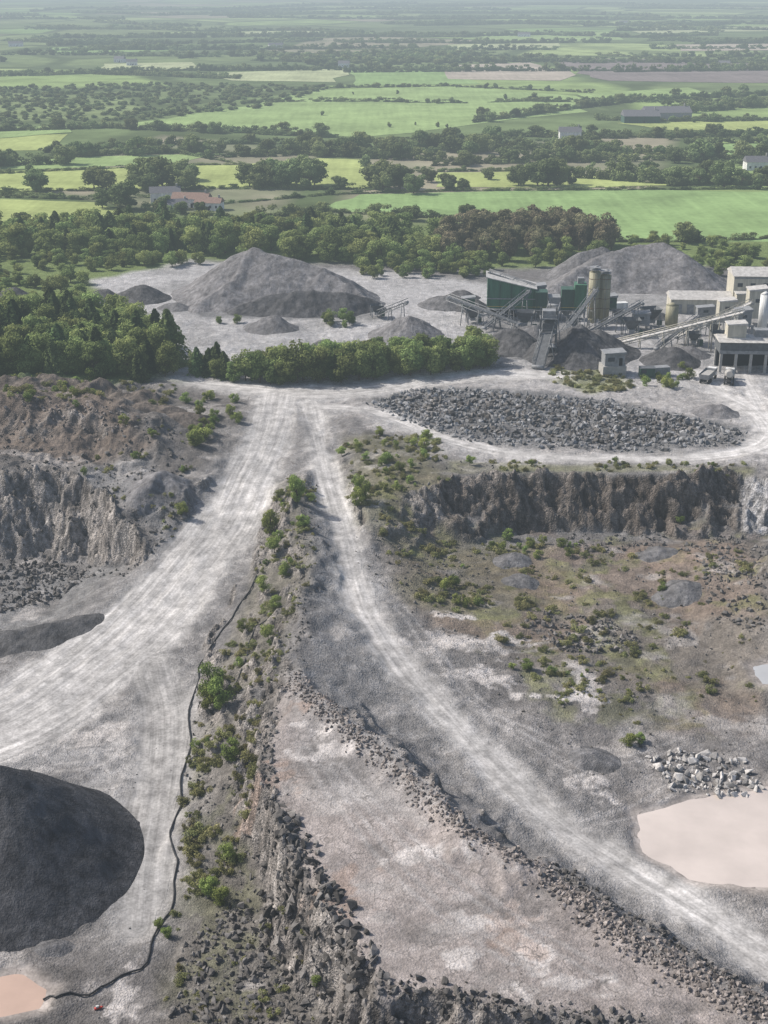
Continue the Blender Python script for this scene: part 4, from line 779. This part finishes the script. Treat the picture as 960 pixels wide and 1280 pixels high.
def planthouse(u,v,rot,w,d,h,m_,z0=2.5):
    b=B('plant_house',u,v,rot); b.box('walls',(0,0,z0),(w,d,h),m_); b.mono('roof',(0,0,z0+h+.02),(w+.5,d+.5,0),.2,.7,'roof' if m_=='cream' else 'gsteel')
    for x in (-w*.42,w*.42):
        for y in (-d*.42,d*.42): b.box('leg',(x,y,0),(.28,.28,z0),'gsteel')
    b.box('window',(0,-d/2-.04,z0+h*.55),(w*.3,.07,.8),'glass'); b.box('stair',(w/2+.5,-d/2,0),(.8,.3,z0),'gsteel'); b.box('platform',(0,-d/2-.6,z0-.15),(w,1,.12),'gsteel'); b.box('platform_rail',(0,-d/2-1.05,z0+.9),(w,.06,.06),'gsteel')
for a in [(672,392,0,4,4,5,'gsteel',4),(760,398,4,4,4,4,'dgreen',3),(800,412,-4,5,4,3,'gsteel',2),(905,412,0,5,4,5,'cream',4),(925,430,3,4,4,4,'gsteel',6),(880,400,0,5,3,3,'gsteel',1),(585,392,0,4,3,3,'dgreen',2)]: planthouse(*a)
for u,v,m_ in ((772,388,'white'),(822,470,'gsteel')):
    b=B('shipping_container',u,v,12); b.box('body',(0,0,.1),(6,2.4,2.5),m_); b.box('door_frame',(-3.04,0,.15),(.08,2.3,2.4),'gsteel'); 
    for x in np.arange(-2.7,2.8,.6): b.box('rib',(x,-1.23,.2),(.15,.06,2.3),m_)
def onp(u,v,z): g=P(u,v,0); return (g[0],g[1],z)
conveyor('belt_conveyor',onp(770,436,1.5),onp(925,438,11),1.8,5,'cream')
conveyor('belt_conveyor',onp(560,402,7.5),onp(648,418,3),1.8,4)
conveyor('belt_conveyor',onp(672,462,.8),onp(690,445,14.5),3.0,2,'gsteel')
conveyor('belt_conveyor',onp(700,430,2),onp(742,412,12),1.3,3)
conveyor('belt_conveyor',onp(845,430,2),onp(935,420,10),1.3,3,'cream')
conveyor('belt_conveyor',onp(668,396,9),onp(610,392,13),1.2,2)
conveyor('belt_conveyor',onp(605,416,1.5),onp(660,400,9),1.2,3)
conveyor('belt_conveyor',onp(730,425,1.5),onp(800,412,8),1.2,3)
conveyor('belt_conveyor',onp(820,440,1),onp(870,425,7),1.2,3)
conveyor('belt_conveyor',onp(472,398,1.5),onp(508,404,6.5),1.1,2)
b=B('screening_tower',684,452,-4)
for x in (-2.2,2.2):
    for y in (0,4): b.box('leg',(x,y,0),(.35,.35,14.5),'dsteel')
for z in (4,8,12): b.box('deck',(0,2,z),(4.9,4.6,.2),'gsteel'); b.box('rail',(0,-.35,z+1.1),(4.9,.07,.07),'gsteel')
b.box('screen_box',(0,2,8.21),(3.4,3.4,2.6),'dsteel'); b.box('screen_box',(0,2,12.21),(3.6,3.2,2.0),'gsteel')
for z in (0,4,8): b.beam('brace',(-2.2,-.2,z),(2.2,-.2,z+4),.14,'dsteel')
def truck(u,v,rot,body,name='dump_truck'):
    b=B(name,u,v,rot)
    b.box('chassis',(0,0,.8),(7.6,1.2,.4),'dark'); b.box('cab',(3,0,1.1),(1.7,2.3,1.9),body); b.box('windscreen',(3.87,0,1.9),(.06,2,.8),'glass'); b.box('side_window',(3.1,-1.17,1.95),(1.1,.05,.7),'glass')
    V_=[(-3.9,-1.2,1.3),(1.7,-1.2,1.3),(1.7,1.2,1.3),(-3.9,1.2,1.3),(-4.2,-1.4,2.7),(2.0,-1.4,3.0),(2.0,1.4,3.0),(-4.2,1.4,2.7)]
    b.add('tipper_body',V_,[(3,2,1,0),(0,1,5,4),(1,2,6,5),(2,3,7,6),(3,0,4,7)],'gsteel'); b.box('load',(-1,0,1.4),(5,2.2,1.1),'conc')
    for x in (-3,-1.6,2.8):
        for y in (-1.1,1.1): b.cyl('wheel',(x,y-.2,.6),(x,y+.2,.6),.6,.6,'tyre',14)
truck(885,476,60,'white')
b=B('mixer_truck',911,478,75); b.box('chassis',(0,0,.8),(7.6,1.2,.4),'dark'); b.box('cab',(3.2,0,1.1),(1.6,2.3,1.9),'white'); b.box('windscreen',(4.02,0,1.9),(.06,2,.8),'glass'); b.cyl('drum',(-3.4,0,3.1),(-.6,0,2.6),.8,1.35,'conc',16); b.cyl('drum_front',(-.58,0,2.6),(1.9,0,2.2),1.35,.7,'conc',16)
for x in (-3,-1.6,2.8):
    for y in (-1.1,1.1): b.cyl('wheel',(x,y-.2,.6),(x,y+.2,.6),.6,.6,'tyre',14)
def house(name,u,v,rot,w,d,h,wall,roof,rh=2.5,z=0):
    b=B(name,u,v,rot,z); b.box('walls',(0,0,0),(w,d,h),wall); b.gable('roof',(0,0,h+.02),(w,d,rh),roof)
    for x in np.linspace(-w*.35,w*.35,4): b.box('window',(x,-d/2-.03,1.2),(1,.06,1.2),'glass')
    b.box('door',(w*.06,-d/2-.04,0),(1,.08,2),'dark'); b.box('chimney',(w*.4,0,h+rh*.6),(.8,.8,rh*.9),'conc')
house('farmhouse',207,253,10,14,7,5,'white','slate'); house('farm_barn',240,258,-8,17,8,4,'white','red',2.5); house('farm_barn',262,262,-10,12,7,3.5,'white','red',2.2); house('farm_barn',222,262,15,9,6,3,'white','slate',2)
house('farm_barn',832,150,5,34,18,6,'conc','slate',4); house('farm_barn',800,153,0,26,16,5,'dgreen','slate',4); house('farmhouse',712,174,0,14,8,5,'white','slate',3)
for (u,v) in [(165,82),(150,78),(655,46),(430,84),(20,58),(905,84),(780,30),(945,212),(345,60)]: house('farmhouse',u,v,random.uniform(-20,20),13 if v>70 else 22,8,4.5,'white','slate',3)
def pipe(name,pl,r=.22):
    w=smoothline([G(u,v) for u,v in pl],5); cu=bpy.data.curves.new(name,'CURVE'); cu.dimensions='3D'; cu.bevel_depth=r; sp=cu.splines.new('POLY'); sp.points.add(len(w)-1)
    for i,p in enumerate(w): x=p[0]+.5*math.sin(i*.9); y=p[1]+.3*math.sin(i*1.7); sp.points[i].co=(x,y,float(hgt(x,y))+.2,1)
    cu.materials.append(M['pipe']); link(cu,name)
pipe('drainage_pipe',[(325,705),(300,760),(262,810),(246,850),(238,900),(232,960),(222,1010),(215,1060),(222,1100),(205,1150),(180,1205),(135,1232),(90,1245),(50,1252)],.13)
pipe('drainage_pipe',[(338,770),(318,800),(300,840),(295,870)],.11)
b=B('pump_float',122,1262,20); b.cyl('hull',(-.4,0,.2),(.4,0,.2),.18,.18,'redp',12); b.cyl('bow',(.41,0,.2),(.75,0,.25),.18,.06,'redp',12); b.box('motor',(0,0,.32),(.35,.25,.25),'white')
# ---------------------------------------------------------------- light, sky
az=math.radians(-74); el=math.radians(43)
tos=Vector((math.sin(az)*math.cos(el),math.cos(az)*math.cos(el),math.sin(el)))
sl=bpy.data.lights.new('sun','SUN'); sl.energy=5.0; sl.angle=math.radians(.5); sl.color=(1,.95,.88); so=bpy.data.objects.new('sun',sl); sc.collection.objects.link(so); so.rotation_euler=tos.to_track_quat('Z','Y').to_euler(); so.location=tos*300
w=bpy.data.worlds.new('World'); sc.world=w; w.use_nodes=True; nt=w.node_tree; bg=nt.nodes['Background']; sk=nt.nodes.new('ShaderNodeTexSky'); sk.sky_type='NISHITA'; sk.sun_disc=False; sk.sun_elevation=el; sk.sun_rotation=az%(2*math.pi); sk.dust_density=3
nt.links.new(sk.outputs[0],bg.inputs[0]); bg.inputs[1].default_value=.15
print('verts',nx*ny,'tris',len(tri))
